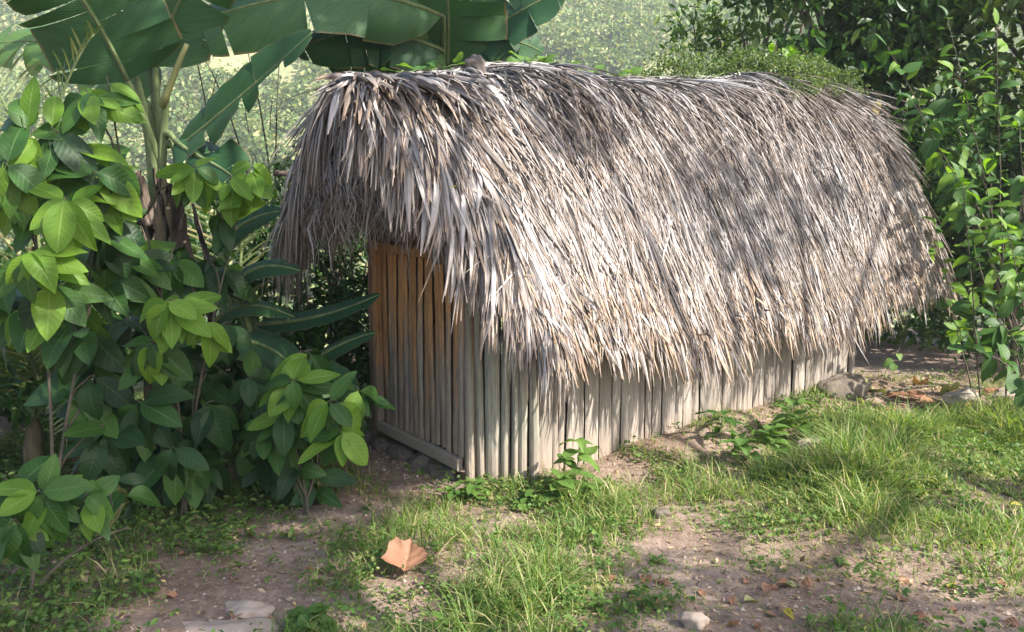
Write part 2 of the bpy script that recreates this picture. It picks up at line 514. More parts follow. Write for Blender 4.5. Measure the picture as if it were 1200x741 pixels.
# ------------------------------------------------------------------ the hut
hut = empty('thatched_hut', tuple(H(1.9, -0.75, 0.0)), 'small bamboo hut with shaggy grey palm thatch roof and plank door', 'hut')
U0, U1 = -0.48, 4.58
VR, VE, VF = -0.75, 0.40, -1.62
def zr(u):
    return 2.40 + 0.19 * sstep(-0.8, 1.2, u) + 0.02 * np.sin(u * 2.3) + 0.17 * sstep(1.0, 3.8, u) - 0.34 * sstep(4.05, 4.75, u) ** 1.5
def ze(u):
    return 0.98 + 0.06 * (1 - sstep(-0.75, 0.3, u)) - 0.06 * sstep(0.8, 1.8, u) - 0.11 * sstep(0.0, 0.9, u) * (1 - sstep(3.0, 4.2, u)) + 0.10 * sstep(3.0, 4.5, u) + 0.03 * np.sin(u * 3.1 + 1)
def roof_z(u, v):
    tn = np.clip((v - VR) / (VE - VR), 0, 1)
    tf = np.clip((VR - v) / (VR - VF), 0, 1)
    bulge = 0.05 * (vnoise(u * 1.3 + 7, v * 1.3 + 5, 8) - 0.5) + 0.05 * (vnoise(u * 3.5, v * 3.5, 9) - 0.5)
    kk = sstep(2.2, 4.2, u)
    zn = zr(u) - (zr(u) - ze(u)) * ((0.28 - 0.16 * kk) * tn + (0.72 + 0.16 * kk) * tn ** (1.8 + 0.6 * kk))
    zf = zr(u) - (zr(u) - 1.55) * (0.4 * tf + 0.6 * tf ** 1.6)
    return np.where(v > VR, zn, zf) + bulge
def umin(v):
    return U0 + 0.50 * np.clip((v - VR) / (VE - VR), 0, 1)
def on_roof(u, v):
    return (u > umin(v)) & (u < U1) & (v < VE) & (v > VF)

# underlay shell (solid, 6 cm thick)
us = np.linspace(0, 1, 60)
vv = np.concatenate([np.linspace(VF + 0.03, VR, 14), np.linspace(VR, VE - 0.02, 20)[1:]])
UU, VV = np.meshgrid(us, vv)
UU = umin(VV) + 0.04 + UU * (U1 - 0.08 - umin(VV))
ZZ = roof_z(UU, VV)
top = Hn(UU, VV, ZZ - 0.015).reshape(-1, 3)
bot = Hn(UU, VV, ZZ - 0.085).reshape(-1, 3)
n1, n2 = len(us), len(vv)
Fs = []
N = n1 * n2
for j in range(n2 - 1):
    for i in range(n1 - 1):
        a = j * n1 + i
        Fs.append((a, a + 1, a + n1 + 1, a + n1))
        Fs.append((N + a, N + a + n1, N + a + n1 + 1, N + a + 1))
for i in range(n1 - 1):
    a = i; Fs.append((a, N + a, N + a + 1, a + 1))
    a = (n2 - 1) * n1 + i; Fs.append((a, a + 1, N + a + 1, N + a))
for j in range(n2 - 1):
    a = j * n1; Fs.append((a, a + n1, N + a + n1, N + a))
    a = j * n1 + n1 - 1; Fs.append((a, N + a, N + a + n1, a + n1))
roof = part('roof', np.concatenate([top, bot]), Fs, M['underlay'], hut)

def grow_strips(u, v, du, dv, length, lift0, lift1, stiff, K=8, width=0.012, seed=1, droop=0.5):
    """let leaflets lie down the roof: walk, fall, rest on the thatch below"""
    r = np.random.default_rng(seed)
    n_ = len(u)
    pos = np.zeros((n_, K, 3))
    z = roof_z(u, v) + lift0
    p = np.stack([u, v, z], -1)
    eps = 0.02
    nrm = np.sqrt(du ** 2 + dv ** 2)
    slope = (roof_z(u + du / nrm * eps, v + dv / nrm * eps) - roof_z(u, v)) / eps
    d = np.stack([du / nrm, dv / nrm, np.minimum(slope, 0.0)], -1)
    d /= np.linalg.norm(d, axis=1, keepdims=True)
    side = r.normal(0, 0.10, n_)
    pos[:, 0] = p
    step = (length / (K - 1))[:, None]
    for k in range(1, K):
        f = k / (K - 1)
        d = d + np.stack([side * 0.3, np.zeros(n_), -(droop * (1 - stiff)) * np.ones(n_) * step[:, 0] * 4], -1)
        d /= np.linalg.norm(d, axis=1, keepdims=True)
        q = p + d * step
        inside = on_roof(q[:, 0], q[:, 1])
        floor = np.where(inside, roof_z(q[:, 0], q[:, 1]) + lift0 + (lift1 - lift0) * f, -9)
        hit = q[:, 2] < floor
        q[:, 2] = np.where(hit, floor, q[:, 2])
        dd = q - p
        dd[:, 2] = np.minimum(dd[:, 2], 0.02 * step[:, 0])
        dd /= np.maximum(np.linalg.norm(dd, axis=1, keepdims=True), 1e-6)
        q = p + dd * step
        d = dd
        p = q
        pos[:, k] = p
    Wp = Hn(pos[..., 0], pos[..., 1], pos[..., 2])
    T = np.gradient(Wp, axis=1)
    T /= np.maximum(np.linalg.norm(T, axis=2, keepdims=True), 1e-6)
    nn = np.array([0.25, -0.55, 0.8]); nn = nn / np.linalg.norm(nn)
    S = np.cross(T, np.broadcast_to(nn, T.shape))
    S /= np.maximum(np.linalg.norm(S, axis=2, keepdims=True), 1e-6)
    Nn = np.cross(S, T)
    tw = (r.normal(0, 0.75, n_)[:, None] + r.normal(0, 0.7, n_)[:, None] * np.linspace(0, 1, K)[None, :])[..., None]
    S2 = S * np.cos(tw) + Nn * np.sin(tw)
    N2 = -S * np.sin(tw) + Nn * np.cos(tw)
    t = np.linspace(0, 1, K)
    prof = np.minimum(1, 0.45 + 2.2 * t) * np.clip((1.04 - t) / 0.35, 0.16, 1)
    ww = (width if np.ndim(width) else np.full(n_, width))[:, None] * prof[None, :]
    return Wp, S2 * ww[..., None], N2

def strip_field(n_, u_rng, v_rng, seed, len_rng, side='near', wid=(0.003, 0.0078)):
    r = np.random.default_rng(seed)
    u = r.uniform(*u_rng, n_)
    v = r.uniform(*v_rng, n_)
    if side == 'near':
        u = np.where(u < umin(v), umin(v) + r.uniform(0, 0.3, n_), u)
    ang = r.normal(0, 0.24, n_) + 0.16 * (vnoise(u * 1.1, v * 1.6, 21) - 0.5) * 2
    # tufts share a direction
    ang += 0.75 * (vnoise(u * 7, v * 2.5, 22) - 0.5)
    ang -= 0.42 * (1 - sstep(-0.55, 0.6, u))          # fans out over the near gable
    ang += 0.30 * sstep(3.6, 4.4, u)
    sgn = 1 if side == 'near' else -1
    du = np.sin(ang); dv = sgn * np.cos(ang)
    L = r.uniform(*len_rng, n_)
    if side == 'near':
        L = np.minimum(L, (VE - v) * 1.72 + 0.02 + 0.36 * r.uniform(0, 1, n_) ** 1.5 + 0.16 * (vnoise(u * 6, v * 0 + 2, 23) - 0.5))
    else:
        L = np.minimum(L, (v - VF) * 1.5 + r.uniform(0.05, 0.3, n_))
    lift0 = r.uniform(-0.025, 0.008, n_)
    lift1 = 0.075 * r.uniform(0.0, 1.0, n_) ** 1.8
    stiff = r.uniform(0.0, 0.8, n_)
    wd = r.uniform(*wid, n_) * (1.0 + 0.65 * (1 - sstep(0.2, 2.4, u)))
    return grow_strips(u, v, du, dv, L, lift0, lift1, stiff, 8, wd, seed + 100)

sets = []
sets.append(strip_field(13000, (U0, U1), (VR - 0.05, VE - 0.05), 31, (0.40, 0.95)))
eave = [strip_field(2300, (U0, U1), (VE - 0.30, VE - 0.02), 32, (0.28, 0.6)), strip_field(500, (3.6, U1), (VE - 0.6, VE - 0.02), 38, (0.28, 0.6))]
sets.append(strip_field(1100, (U0, U1), (VE - 0.33, VE - 0.02), 39, (0.28, 0.55)))
sets.append(strip_field(1500, (U0, U1), (VF + 0.02, VR + 0.03), 33, (0.4, 0.8), 'far'))
sets.append(strip_field(1100, (U0, U0 + 0.5), (VR - 0.1, VE - 0.15), 34, (0.45, 0.85), wid=(0.007, 0.015)))
sets.append(strip_field(420, (U0, U0 + 0.35), (VF, VR), 35, (0.4, 0.75), 'far'))
# stray leaflets lying across the others
r_ = np.random.default_rng(36)
n_ = 1500
v = r_.uniform(VR, VE - 0.12, n_); u = umin(v) + 0.05 + r_.uniform(0, 1, n_) * (U1 - 0.1 - umin(v))
a = r_.normal(0, 0.75, n_) - 0.2
sets.append(grow_strips(u, v, np.sin(a), np.cos(a), np.minimum(r_.uniform(0.2, 0.6, n_), (VE - v) * 1.7 + 0.2), r_.uniform(0.005, 0.03, n_), r_.uniform(0.02, 0.07, n_), r_.uniform(0.2, 0.9, n_), 8, r_.uniform(0.0025, 0.006, n_), 37))
# fringe hanging over both gable rakes
def rake(n_, u_at, sg, seed, v0, v1, lr=(0.18, 0.42)):
    r = np.random.default_rng(seed)
    v = r.uniform(v0, v1, n_)
    u = (umin(v) if sg < 0 else u_at) + sg * r.uniform(-0.22, 0.0, n_)
    a = r.normal(0.0, 0.5, n_)
    du = sg * (0.55 if sg < 0 else 1.0) * np.cos(a * 0.6); dv = np.sin(a) * 0.8 + np.where(v > VR, 0.75, -0.75)
    return grow_strips(u, v, du, dv, r.uniform(*lr, n_), r.uniform(-0.03, 0.02, n_), r.uniform(0, 0.05, n_), r.uniform(0, 0.5, n_), 8, r.uniform(0.003, 0.009, n_), seed + 9, droop=2.2)
sets.append(rake(1200, U0, -1, 41, VR, VE, (0.22, 0.62)))
sets.append(rake(1300, U0, -1, 42, VF, VR, (0.3, 0.72)))
sets.append(rake(600, U0, -1, 44, VR - 0.15, VR + 0.45, (0.3, 0.75)))
r_ = np.random.default_rng(47)
n_ = 1500
v = r_.uniform(VF + 0.1, VR + 0.42, n_); u = U0 + r_.uniform(-0.02, 0.28, n_) + 0.45 * np.clip(v - VR, 0, 1)
Lh = np.clip(roof_z(u, v) - 1.62 + r_.normal(0, 0.13, n_), 0.2, 1.1)
ps = np.stack([np.stack([u - 0.10 * f + r_.normal(0, 0.012, n_) * f, v + r_.normal(0, 0.10, n_) * f, roof_z(u, v) - 0.05 - Lh * f], -1) for f in np.linspace(0, 1, 8)], 1)
Wp = Hn(ps[..., 0], ps[..., 1], ps[..., 2])
T = np.gradient(Wp, axis=1); T /= np.linalg.norm(T, axis=2, keepdims=True)
a = r_.uniform(0, 3.14, n_)
S = np.stack([np.cos(a), np.sin(a), 0 * a], -1)[:, None, :] * np.ones((1, 8, 1))
wv_ = r_.uniform(0.003, 0.009, n_)[:, None, None] * np.clip((1.05 - np.linspace(0, 1, 8)) / 0.4, 0.15, 1)[None, :, None]
sets.append((Wp, S * wv_, np.cross(S, T)))
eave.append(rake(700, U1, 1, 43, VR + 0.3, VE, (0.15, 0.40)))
sets.append(rake(300, U1, 1, 45, VR - 0.1, VE, (0.12, 0.32)))
# the ridge: loose leaflets laid along and across the top
r_ = np.random.default_rng(51)
n_ = 620
u = r_.uniform(U0 + 0.1, U1 - 0.1, n_); v = VR + r_.normal(0, 0.07, n_)
a = r_.uniform(0, 6.28, n_)
sets.append(grow_strips(u, v, np.cos(a), np.sin(a) * 0.5, r_.uniform(0.2, 0.5, n_), r_.uniform(-0.01, 0.03, n_), r_.uniform(0, 0.03, n_), r_.uniform(0.0, 0.5, n_), 8, r_.uniform(0.004, 0.010, n_), 52, droop=1.5))
P = np.concatenate([s[0] for s in sets]); S = np.concatenate([s[1] for s in sets]); Nn = np.concatenate([s[2] for s in sets])
V, F, uv = ribbons(P, S, Nn, 0.45)
th = part('thatch', V, F, M['thatch'], roof, uv, smooth=False)
tag(th, 'grey and tan palm leaflets laid over each other', kind='stuff')
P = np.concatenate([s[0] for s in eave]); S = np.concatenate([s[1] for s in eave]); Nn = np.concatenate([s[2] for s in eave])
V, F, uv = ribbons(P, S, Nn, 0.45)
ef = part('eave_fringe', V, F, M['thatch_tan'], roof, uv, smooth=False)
tag(ef, 'tan brown palm leaflets hanging along the eave', kind='stuff')
# the broad loose leaflets that can be told apart one by one
r_ = np.random.default_rng(61)
n_ = 190
u = np.concatenate([r_.uniform(-0.25, 1.2, 130), r_.uniform(0.8, U1, 60)]); v = r_.uniform(VR, VE - 0.1, n_)
ang = r_.normal(0, 0.22, n_) - 0.6 * (1 - sstep(-0.75, 0.5, u))
Pp, Sp, Np = grow_strips(u, v, np.sin(ang), np.cos(ang), np.minimum(r_.uniform(0.45, 0.9, n_), (VE - v) * 1.7 + 0.22), r_.uniform(0.005, 0.02, n_), r_.uniform(0.02, 0.06, n_), r_.uniform(0.1, 0.8, n_), 8, r_.uniform(0.007, 0.0135, n_), 62)
for i in range(n_):
    V, F, uv = ribbons(Pp[i:i + 1], Sp[i:i + 1], Np[i:i + 1], 0.5)
    part('palm_leaflet', V, F, M['thatch_obj'], roof, uv, smooth=False)

# poles under the thatch
def pole(name, a, b_, r0, r1, parent, mat, bend=0.02, n=8):
    a = Vector(a); b_ = Vector(b_)
    pts = []
    for k in range(6):
        f = k / 5
        pts.append(a.lerp(b_, f) + Vector((random.uniform(-bend, bend), random.uniform(-bend, bend), random.uniform(-bend, bend) * 0.5)) * (0 if k in (0, 5) else 1))
    V, F = tube(pts, [r0 + (r1 - r0) * k / 5 for k in range(6)], n)
    return part(name, V, F, mat, parent)
pole('ridge_pole', H(U0 - 0.03, VR, 2.30), H(U1 + 0.02, VR, 2.50), 0.035, 0.03, roof, M['beam'], 0.01)
for uu in (-0.55, 0.12, 1.0, 2.0, 3.0, 3.75, 4.25):
    if uu > 0:
        pole('rafter', H(uu, VR + 0.02, float(zr(np.array(uu))) - 0.12), H(uu, VE - 0.08, float(roof_z(np.array(uu), np.array(VE - 0.08))) - 0.11), 0.022, 0.02, roof, M['beam'], 0.008)
    pole('rafter', H(uu, VR - 0.02, float(zr(np.array(uu))) - 0.12), H(uu, VF + 0.06, float(roof_z(np.array(uu), np.array(VF + 0.06))) - 0.11), 0.022, 0.02, roof, M['beam'], 0.008)
pole('purlin', H(U0 - 0.16, VF + 0.12, 1.86), H(U1, VF + 0.12, 1.74), 0.02, 0.016, roof, M['beam'], 0.01)

# walls of split bamboo: each slat its own piece
def slat_mesh(name, p0, p1, wd, nrm, mat, parent, bow=0.012, nodes=True, seed=0, taper=0.0, thick=0.012):
    """rounded outer face, along p0->p1"""
    r = random.Random(seed)
    p0 = Vector(p0); p1 = Vector(p1); nrm = Vector(nrm).normalized()
    side = (p1 - p0).normalized().cross(nrm).normalized()
    segs = 9
    V = []; F = []
    nodepos = sorted(r.sample(range(1, segs), 2)) if nodes else []
    w1 = wd * (1 - taper)
    ph = r.uniform(0, 6)
    lean = r.uniform(-0.012, 0.012)
    for k in range(segs + 1):
        f = k / segs
        c = p0.lerp(p1, f) + side * (bow * 0.5 * math.sin(ph + f * 3.0) + lean * f) + nrm * (bow * 0.4 * math.sin(ph * 2 + f * 2.2))
        hw = 0.5 * (wd * (1 - f) + w1 * f) * (1 + r.uniform(-0.04, 0.04))
        sw = 0.005 if k in nodepos else 0.0
        for (s_, t_) in ((-1, 0), (-0.55, 0.75), (0, 1), (0.55, 0.75), (1, 0)):
            V.append(c + side * hw * s_ + nrm * (thick * t_ + sw * (1 if t_ > 0 else 0)))
        V.append(c + side * hw * 0.9 - nrm * 0.006); V.append(c - side * hw * 0.9 - nrm * 0.006)
    m_ = 7
    for k in range(segs):
        for q in range(m_):
            F.append((k * m_ + q, k * m_ + (q + 1) % m_, (k + 1) * m_ + (q + 1) % m_, (k + 1) * m_ + q))
    F.append(tuple(range(m_))[::-1]); F.append(tuple(segs * m_ + q for q in range(m_)))
    # shading: slightly rounded
    return part(name, [tuple(x) for x in V], F, mat, parent, smooth=False)

def rail(name, p0, p1, h, d, nrm, mat, parent):
    p0 = Vector(p0); p1 = Vector(p1); nrm = Vector(nrm).normalized()
    ax = (p1 - p0).normalized(); up = nrm.cross(ax).normalized()
    if up.z < 0 and abs(up.z) > 0.3: up = -up
    bm_ = 0.006
    prof = [(-h / 2, -d / 2), (-h / 2, d / 2 - bm_), (-h / 2 + bm_, d / 2), (h / 2 - bm_, d / 2), (h / 2, d / 2 - bm_), (h / 2, -d / 2)]
    V = []; F = []
    for k in range(5):
        c = p0.lerp(p1, k / 4) + up * random.uniform(-0.004, 0.004)
        for (a_, b_) in prof:
            V.append(tuple(c + up * a_ + nrm * b_))
    q = len(prof)
    for k in range(4):
        for i in range(q):
            F.append((k * q + i, k * q + (i + 1) % q, (k + 1) * q + (i + 1) % q, (k + 1) * q + i))
    F.append(tuple(range(q))[::-1]); F.append(tuple(4 * q + i for i in range(q)))
    return part(name, V, F, mat, parent, smooth=False)

nG = -Vector((EU[0], EU[1], 0))      # gable looks along -u
nL = Vector((EN[0], EN[1], 0))       # long wall looks along +v
def base_z(u, v):
    p = H(u, v, 0); return g1(p.x, p.y) - 0.03
# posts
for (u_, v_, top_) in ((0.0, -1.44, 1.72), (0.03, -1.34, 1.75), (0.0, -0.235, 1.55), (0.34, -0.05, 1.35), (3.80, -0.05, 1.3), (3.80, -1.45, 1.6), (2.0, -0.06, 1.35)):
    r = 0.045 if v_ != -1.34 else 0.03
    b_ = base_z(u_, v_)
    pole('post', H(u_ + 0.03, v_, b_ - 0.05), H(u_ + 0.03, v_, top_), r, r * 0.9, hut, M['post'], 0.006, 9)
pole('beam', H(0.06, -1.5, 1.70), H(0.06, 0.1, 1.62), 0.04, 0.035, hut, M['beam'], 0.008)
pole('beam', H(-0.3, -0.1, 1.36), H(4.1, -0.1, 1.34), 0.035, 0.035, hut, M['beam'], 0.008)
pole('beam', H(-0.3, -1.44, 1.60), H(4.1, -1.44, 1.58), 0.035, 0.035, hut, M['beam'], 0.008)
# door
dz0 = 0.09
door = rail('door', H(-0.035, -1.27, dz0 + 0.045), H(-0.035, -0.265, dz0 + 0.02), 0.075, 0.035, nG, M['corner_slat'], hut)
tag(door, 'door of narrow upright bamboo slats, orange brown above and grey below')
rail('door_rail', H(-0.035, -1.27, 1.38), H(-0.035, -0.265, 1.34), 0.06, 0.035, nG, M['door_slat'], door)
rail('door_stile', H(-0.03, -1.285, 0.13), H(-0.03, -1.285, 1.42), 0.055, 0.05, nG, M['door_slat'], door)
nd = 15
for i in range(nd):
    f = (i + 0.5) / nd
    v_ = -1.25 + f * 0.98
    slat_mesh('slat', H(0.0, v_ + random.uniform(-.004, .004), dz0 + 0.06 + random.uniform(-0.01, 0.01)), H(0.0, v_ + random.uniform(-.006, .006), 1.40), 0.98 / nd * random.uniform(0.84, 0.98), nG, M['door_slat'], door, 0.014, True, 100 + i, random.uniform(-0.05, 0.18))
# cut corner of broad bamboo
cw = link('corner_panel', None, hut)
cV, cF = tube([H(0.03, -0.24, 0.9), H(0.30, 0.04, 0.9)], [0.02, 0.02], 6)
bpy.data.objects.remove(cw, do_unlink=True)
cw = part('corner_panel', cV, cF, M['beam'], hut)
tag(cw, 'corner panel of broad grey bamboo slats with ringed nodes')
c0 = (0.0, -0.244); c1 = (0.30, 0.07)
nC = Vector((EN[0] * 0.30 - EU[0] * 0.314, EN[1] * 0.30 - EU[1] * 0.314, 0)).normalized()
ws = [0.062, 0.052, 0.098, 0.058, 0.05, 0.058, 0.062]
tot = sum(ws); acc = 0
for i, w_ in enumerate(ws):
    f = (acc + w_ / 2) / tot; acc += w_
    u_ = c0[0] + (c1[0] - c0[0]) * f; v_ = c0[1] + (c1[1] - c0[1]) * f
    p0 = H(u_, v_, base_z(u_, v_) - 0.02)
    slat_mesh('slat', p0 + nC * 0.02, H(u_, v_, 1.42) + nC * 0.02, w_ / tot * 0.434 * random.uniform(0.90, 0.97), nC, M['corner_slat'], cw, 0.012, True, 200 + i, random.uniform(0, 0.1), 0.018)
# long wall
lw = part('side_wall', *tube([H(0.42, -0.045, 0.62), H(3.79, -0.045, 0.62)], [0.02, 0.02], 6), M['beam'], hut)
tag(lw, 'long wall of weathered upright split bamboo planks under the fringe')
u_ = 0.36; i = 0
while u_ < 3.72:
    w_ = random.choice([0.05, 0.062, 0.075, 0.09, 0.045, 0.11])
    uc = u_ + w_ / 2
    slat_mesh('slat', H(uc, -0.005, base_z(uc, 0) - 0.03), H(uc + random.uniform(-0.01, 0.01), -0.005, 1.32), w_ * random.uniform(0.92, 1.0), nL, M['wall_slat'], lw, 0.014, i % 2 == 0, 300 + i, random.uniform(-0.02, 0.12), 0.012)
    u_ += w_; i += 1
slat_mesh('slat', H(3.76, 0.0, base_z(3.76, 0) - 0.03), H(3.76, 0.0, 1.32), 0.06, nL, M['wall_slat'], lw, 0.008, False, 399, 0.0, 0.03)
# back and far gable (never in view from the front, they close the hut)
def plain_wall(name, a, b_, z1, lab):
    o = part(name, *tube([H(*a, 0.8), H(*b_, 0.8)], [0.018, 0.018], 6), M['beam'], hut)
    tag(o, lab)
    L = math.hypot(b_[0] - a[0], b_[1] - a[1]); k = int(L / 0.11)
    for i in range(k):
        f = (i + 0.5) / k
        u_ = a[0] + (b_[0] - a[0]) * f; v_ = a[1] + (b_[1] - a[1]) * f
        nn = nL * -1 if a[1] == b_[1] else nG * -1
        slat_mesh('slat', H(u_, v_, base_z(u_, v_) - 0.03) + nn * 0.03, H(u_, v_, z1) + nn * 0.03, L / k * 0.95, nn, M['wall_slat'], o, 0.01, False, 500 + i, 0.05)
plain_wall('back_wall', (0.05, -1.46), (3.78, -1.46), 1.65, 'back wall of upright bamboo slats')
plain_wall('end_wall', (3.80, -1.42), (3.80, -0.05), 1.60, 'far end wall of upright bamboo slats')
# dim matting that closes the gable above the door
gm = []
for i in range(13):
    v_ = -1.38 + i * 0.1
    gm.append(v_)
gw = rail('gable_rail', H(0.03, -1.45, 1.52), H(0.03, -0.1, 1.50), 0.05, 0.04, nG, M['beam'], hut)
for i, v_ in enumerate(gm):
    zt = min(2.2, float(roof_z(np.array(0.03), np.array(v_))) - 0.1)
    slat_mesh('slat', H(0.05, v_, 1.38), H(0.05, v_, max(1.5, zt)), 0.092, nG, M['post'], gw, 0.01, False, 600 + i)

# ------------------------------------------------------------------ leaf templates
def leaf_grid(L=1.0, W=0.45, fold=0.25, curl=0.35, wave=0.03, seed=0, segs=8, shape='oval', stalk=0.06):
    r = random.Random(seed)
    V = []; uv = []; F = []
    ph = r.uniform(0, 6)
    cols = (-1, -0.5, 0, 0.5, 1)
    for k in range(segs + 1):
        t = k / segs
        if shape == 'oval':
            wd = (math.sin(math.pi * t ** 0.85) ** 0.75) * (1 - 0.12 * t) if 0 < t < 1 else 0.0
        elif shape == 'obovate':
            wd = (math.sin(math.pi * t ** 1.25) ** 0.8) if 0 < t < 1 else 0.0
        elif shape == 'heart':
            wd = 0.55 + 0.45 * math.sin(min(1, t / 0.28) * math.pi / 2) if t < 0.28 else math.cos((t - 0.28) / 0.72 * math.pi / 2) ** 0.8
            if t == 0: wd = 0.42
        else:
            wd = math.sin(math.pi * t ** 0.7) ** 0.9 if 0 < t < 1 else 0.0
        wd *= W / 2
        th = curl * t
        x = stalk + L * (math.sin(th) / curl if curl > 1e-3 else t)
        z = -L * ((1 - math.cos(th)) / curl if curl > 1e-3 else 0)
        for c in cols:
            y = c * wd * math.cos(fold)
            dz = abs(c) * wd * math.sin(fold) + wave * L * math.sin(ph + t * 9 + c * 2.0) * abs(c) * (1 if wd > 0 else 0)
            V.append((x - dz * math.sin(th) * -1 * 0.0, y, z + dz))
            uv.append((0.5 + 0.5 * c, t))
    for k in range(segs):
        for c in range(4):
            a = k * 5 + c
            F.append((a, a + 1, a + 6, a + 5))
    # stalk
    o = len(V)
    for (x, y, z) in ((-0.0, -0.006, 0), (-0.0, 0.006, 0), (stalk + 0.02, 0.006, 0.001), (stalk + 0.02, -0.006, 0.001)):
        V.append((x, y, z)); uv.append((0.5, 0))
    F.append((o, o + 1, o + 2, o + 3))
    return V, F, uv

LEAF = {}
def leaf_set(key, mat, n=6, **kw):
    LEAF[key] = []
    for i in range(n):
        k2 = dict(kw)
        k2['seed'] = i + 3
        k2['fold'] = kw.get('fold', 0.25) * (0.4 + 0.25 * i)
        k2['curl'] = max(0.05, kw.get('curl', 0.4) * (0.3 + 0.32 * i))
        k2['W'] = kw.get('W', 0.45) * (0.86 + 0.05 * i)
        V, F, uv = leaf_grid(**k2)
        LEAF[key].append(make_mesh('leaf', V, F, M[mat], uv))
leaf_set('young', 'leaf_young', W=0.54, fold=0.22, curl=0.5, wave=0.015)
leaf_set('mature', 'leaf_mature', W=0.54, fold=0.20, curl=0.6, wave=0.02)
leaf_set('old', 'leaf_old', W=0.54, fold=0.18, curl=0.7, wave=0.025)
leaf_set('oblong_dark', 'leaf_mature', W=0.34, fold=0.2, curl=0.7, wave=0.02, shape='long')
leaf_set('weed', 'weed', W=0.62, fold=0.2, curl=0.5, wave=0.03)
leaf_set('heart', 'weed', W=0.85, fold=0.25, curl=0.5, wave=0.03, shape='heart', stalk=0.2)
leaf_set('bush', 'leaf_mature', W=0.56, fold=0.22, curl=0.5, wave=0.02)
leaf_set('bush_light', 'leaf_young', W=0.56, fold=0.22, curl=0.5, wave=0.02)
leaf_set('dry', 'dry_leaf', W=0.62, fold=0.45, curl=1.0, wave=0.05)
leaf_set('yellow', 'yellow_leaf', W=0.6, fold=0.3, curl=0.4, wave=0.03)
leaf_set('fade', 'fade_leaf', W=0.5, fold=0.5, curl=0.9, wave=0.05)

def place_leaf(key, base, direction, length, parent, up=Vector((0, 0, 1)), roll=0.0, name='leaf', variant=None):
    d = Vector(direction).normalized()
    upv = Vector(up) - d * Vector(up).dot(d)
    if upv.length < 0.05:
        upv = Vector((0.3, -1, 0.2)) - d * Vector((0.3, -1, 0.2)).dot(d)
    upv.normalize()
    side = upv.cross(d)
    m3 = Matrix((d, side, upv)).transposed()
    me = LEAF[key][random.randrange(len(LEAF[key])) if variant is None else variant]
    sx = random.uniform(0.85, 1.15); sy = random.uniform(0.86, 1.2); sz = random.uniform(0.4, 1.7)
    o = bpy.data.objects.new(name, me)
    col.objects.link(o)
    o.parent = parent
    mat = m3.to_4x4() @ Matrix.Rotation(roll, 4, 'X')
    mat = Matrix.Translation(Vector(base) - parent_off(parent)) @ mat @ Matrix.Diagonal((length * sx, length * sy, length * sz, 1))
    o.matrix_basis = mat
    return o
def parent_off(p):
    off = Vector((0, 0, 0))
    while p:
        off += p.location
        p = p.parent
    return off

def curve_pts(p0, p1, sag=0.1, n=7, side=None, wob=0.01):
    p0 = Vector(p0); p1 = Vector(p1)
    out = []
    for k in range(n):
        f = k / (n - 1)
        p = p0.lerp(p1, f)
        p.z += sag * 4 * f * (1 - f)
        if side is not None: p += Vector(side) * (4 * f * (1 - f))
        if 0 < k < n - 1:
            p += Vector((random.uniform(-wob, wob), random.uniform(-wob, wob), random.uniform(-wob, wob)))
        out.append(p)
    return out

def whorl(parent, tip, axis_, nleaf, length, keys, droop=0.55, spread=1.0, first=0.0, updir=Vector((0, 0, 1)), back=0.06):
    """leaves round a shoot tip, arching outwards and hanging"""
    ax = Vector(axis_).normalized()
    r = ax.orthogonal().normalized(); s = ax.cross(r)
    for i in range(nleaf):
        an = first + i * 2.399 + random.uniform(-0.3, 0.3)
        out = (r * math.cos(an) + s * math.sin(an)) * spread
        d = out + ax * random.uniform(0.1, 0.6) + Vector((0, 0, -1)) * random.uniform(droop * 0.5, droop * 1.4)
        b = Vector(tip) - ax * random.uniform(0, back)
        k = keys[i % len(keys)] if isinstance(keys, (list, tuple)) else keys
        place_leaf(k, b, d, length * random.uniform(0.72, 1.12), parent, updir, random.uniform(-0.4, 0.4))

# ------------------------------------------------------------------ banana plants
def bez(pts, n):
    P = [Vector(p) for p in pts]
    out = []
    for k in range(n):
        t = k / (n - 1)
        Q = P[:]
        while len(Q) > 1:
            Q = [Q[i].lerp(Q[i + 1], t) for i in range(len(Q) - 1)]
        out.append(Q[0])
    return out

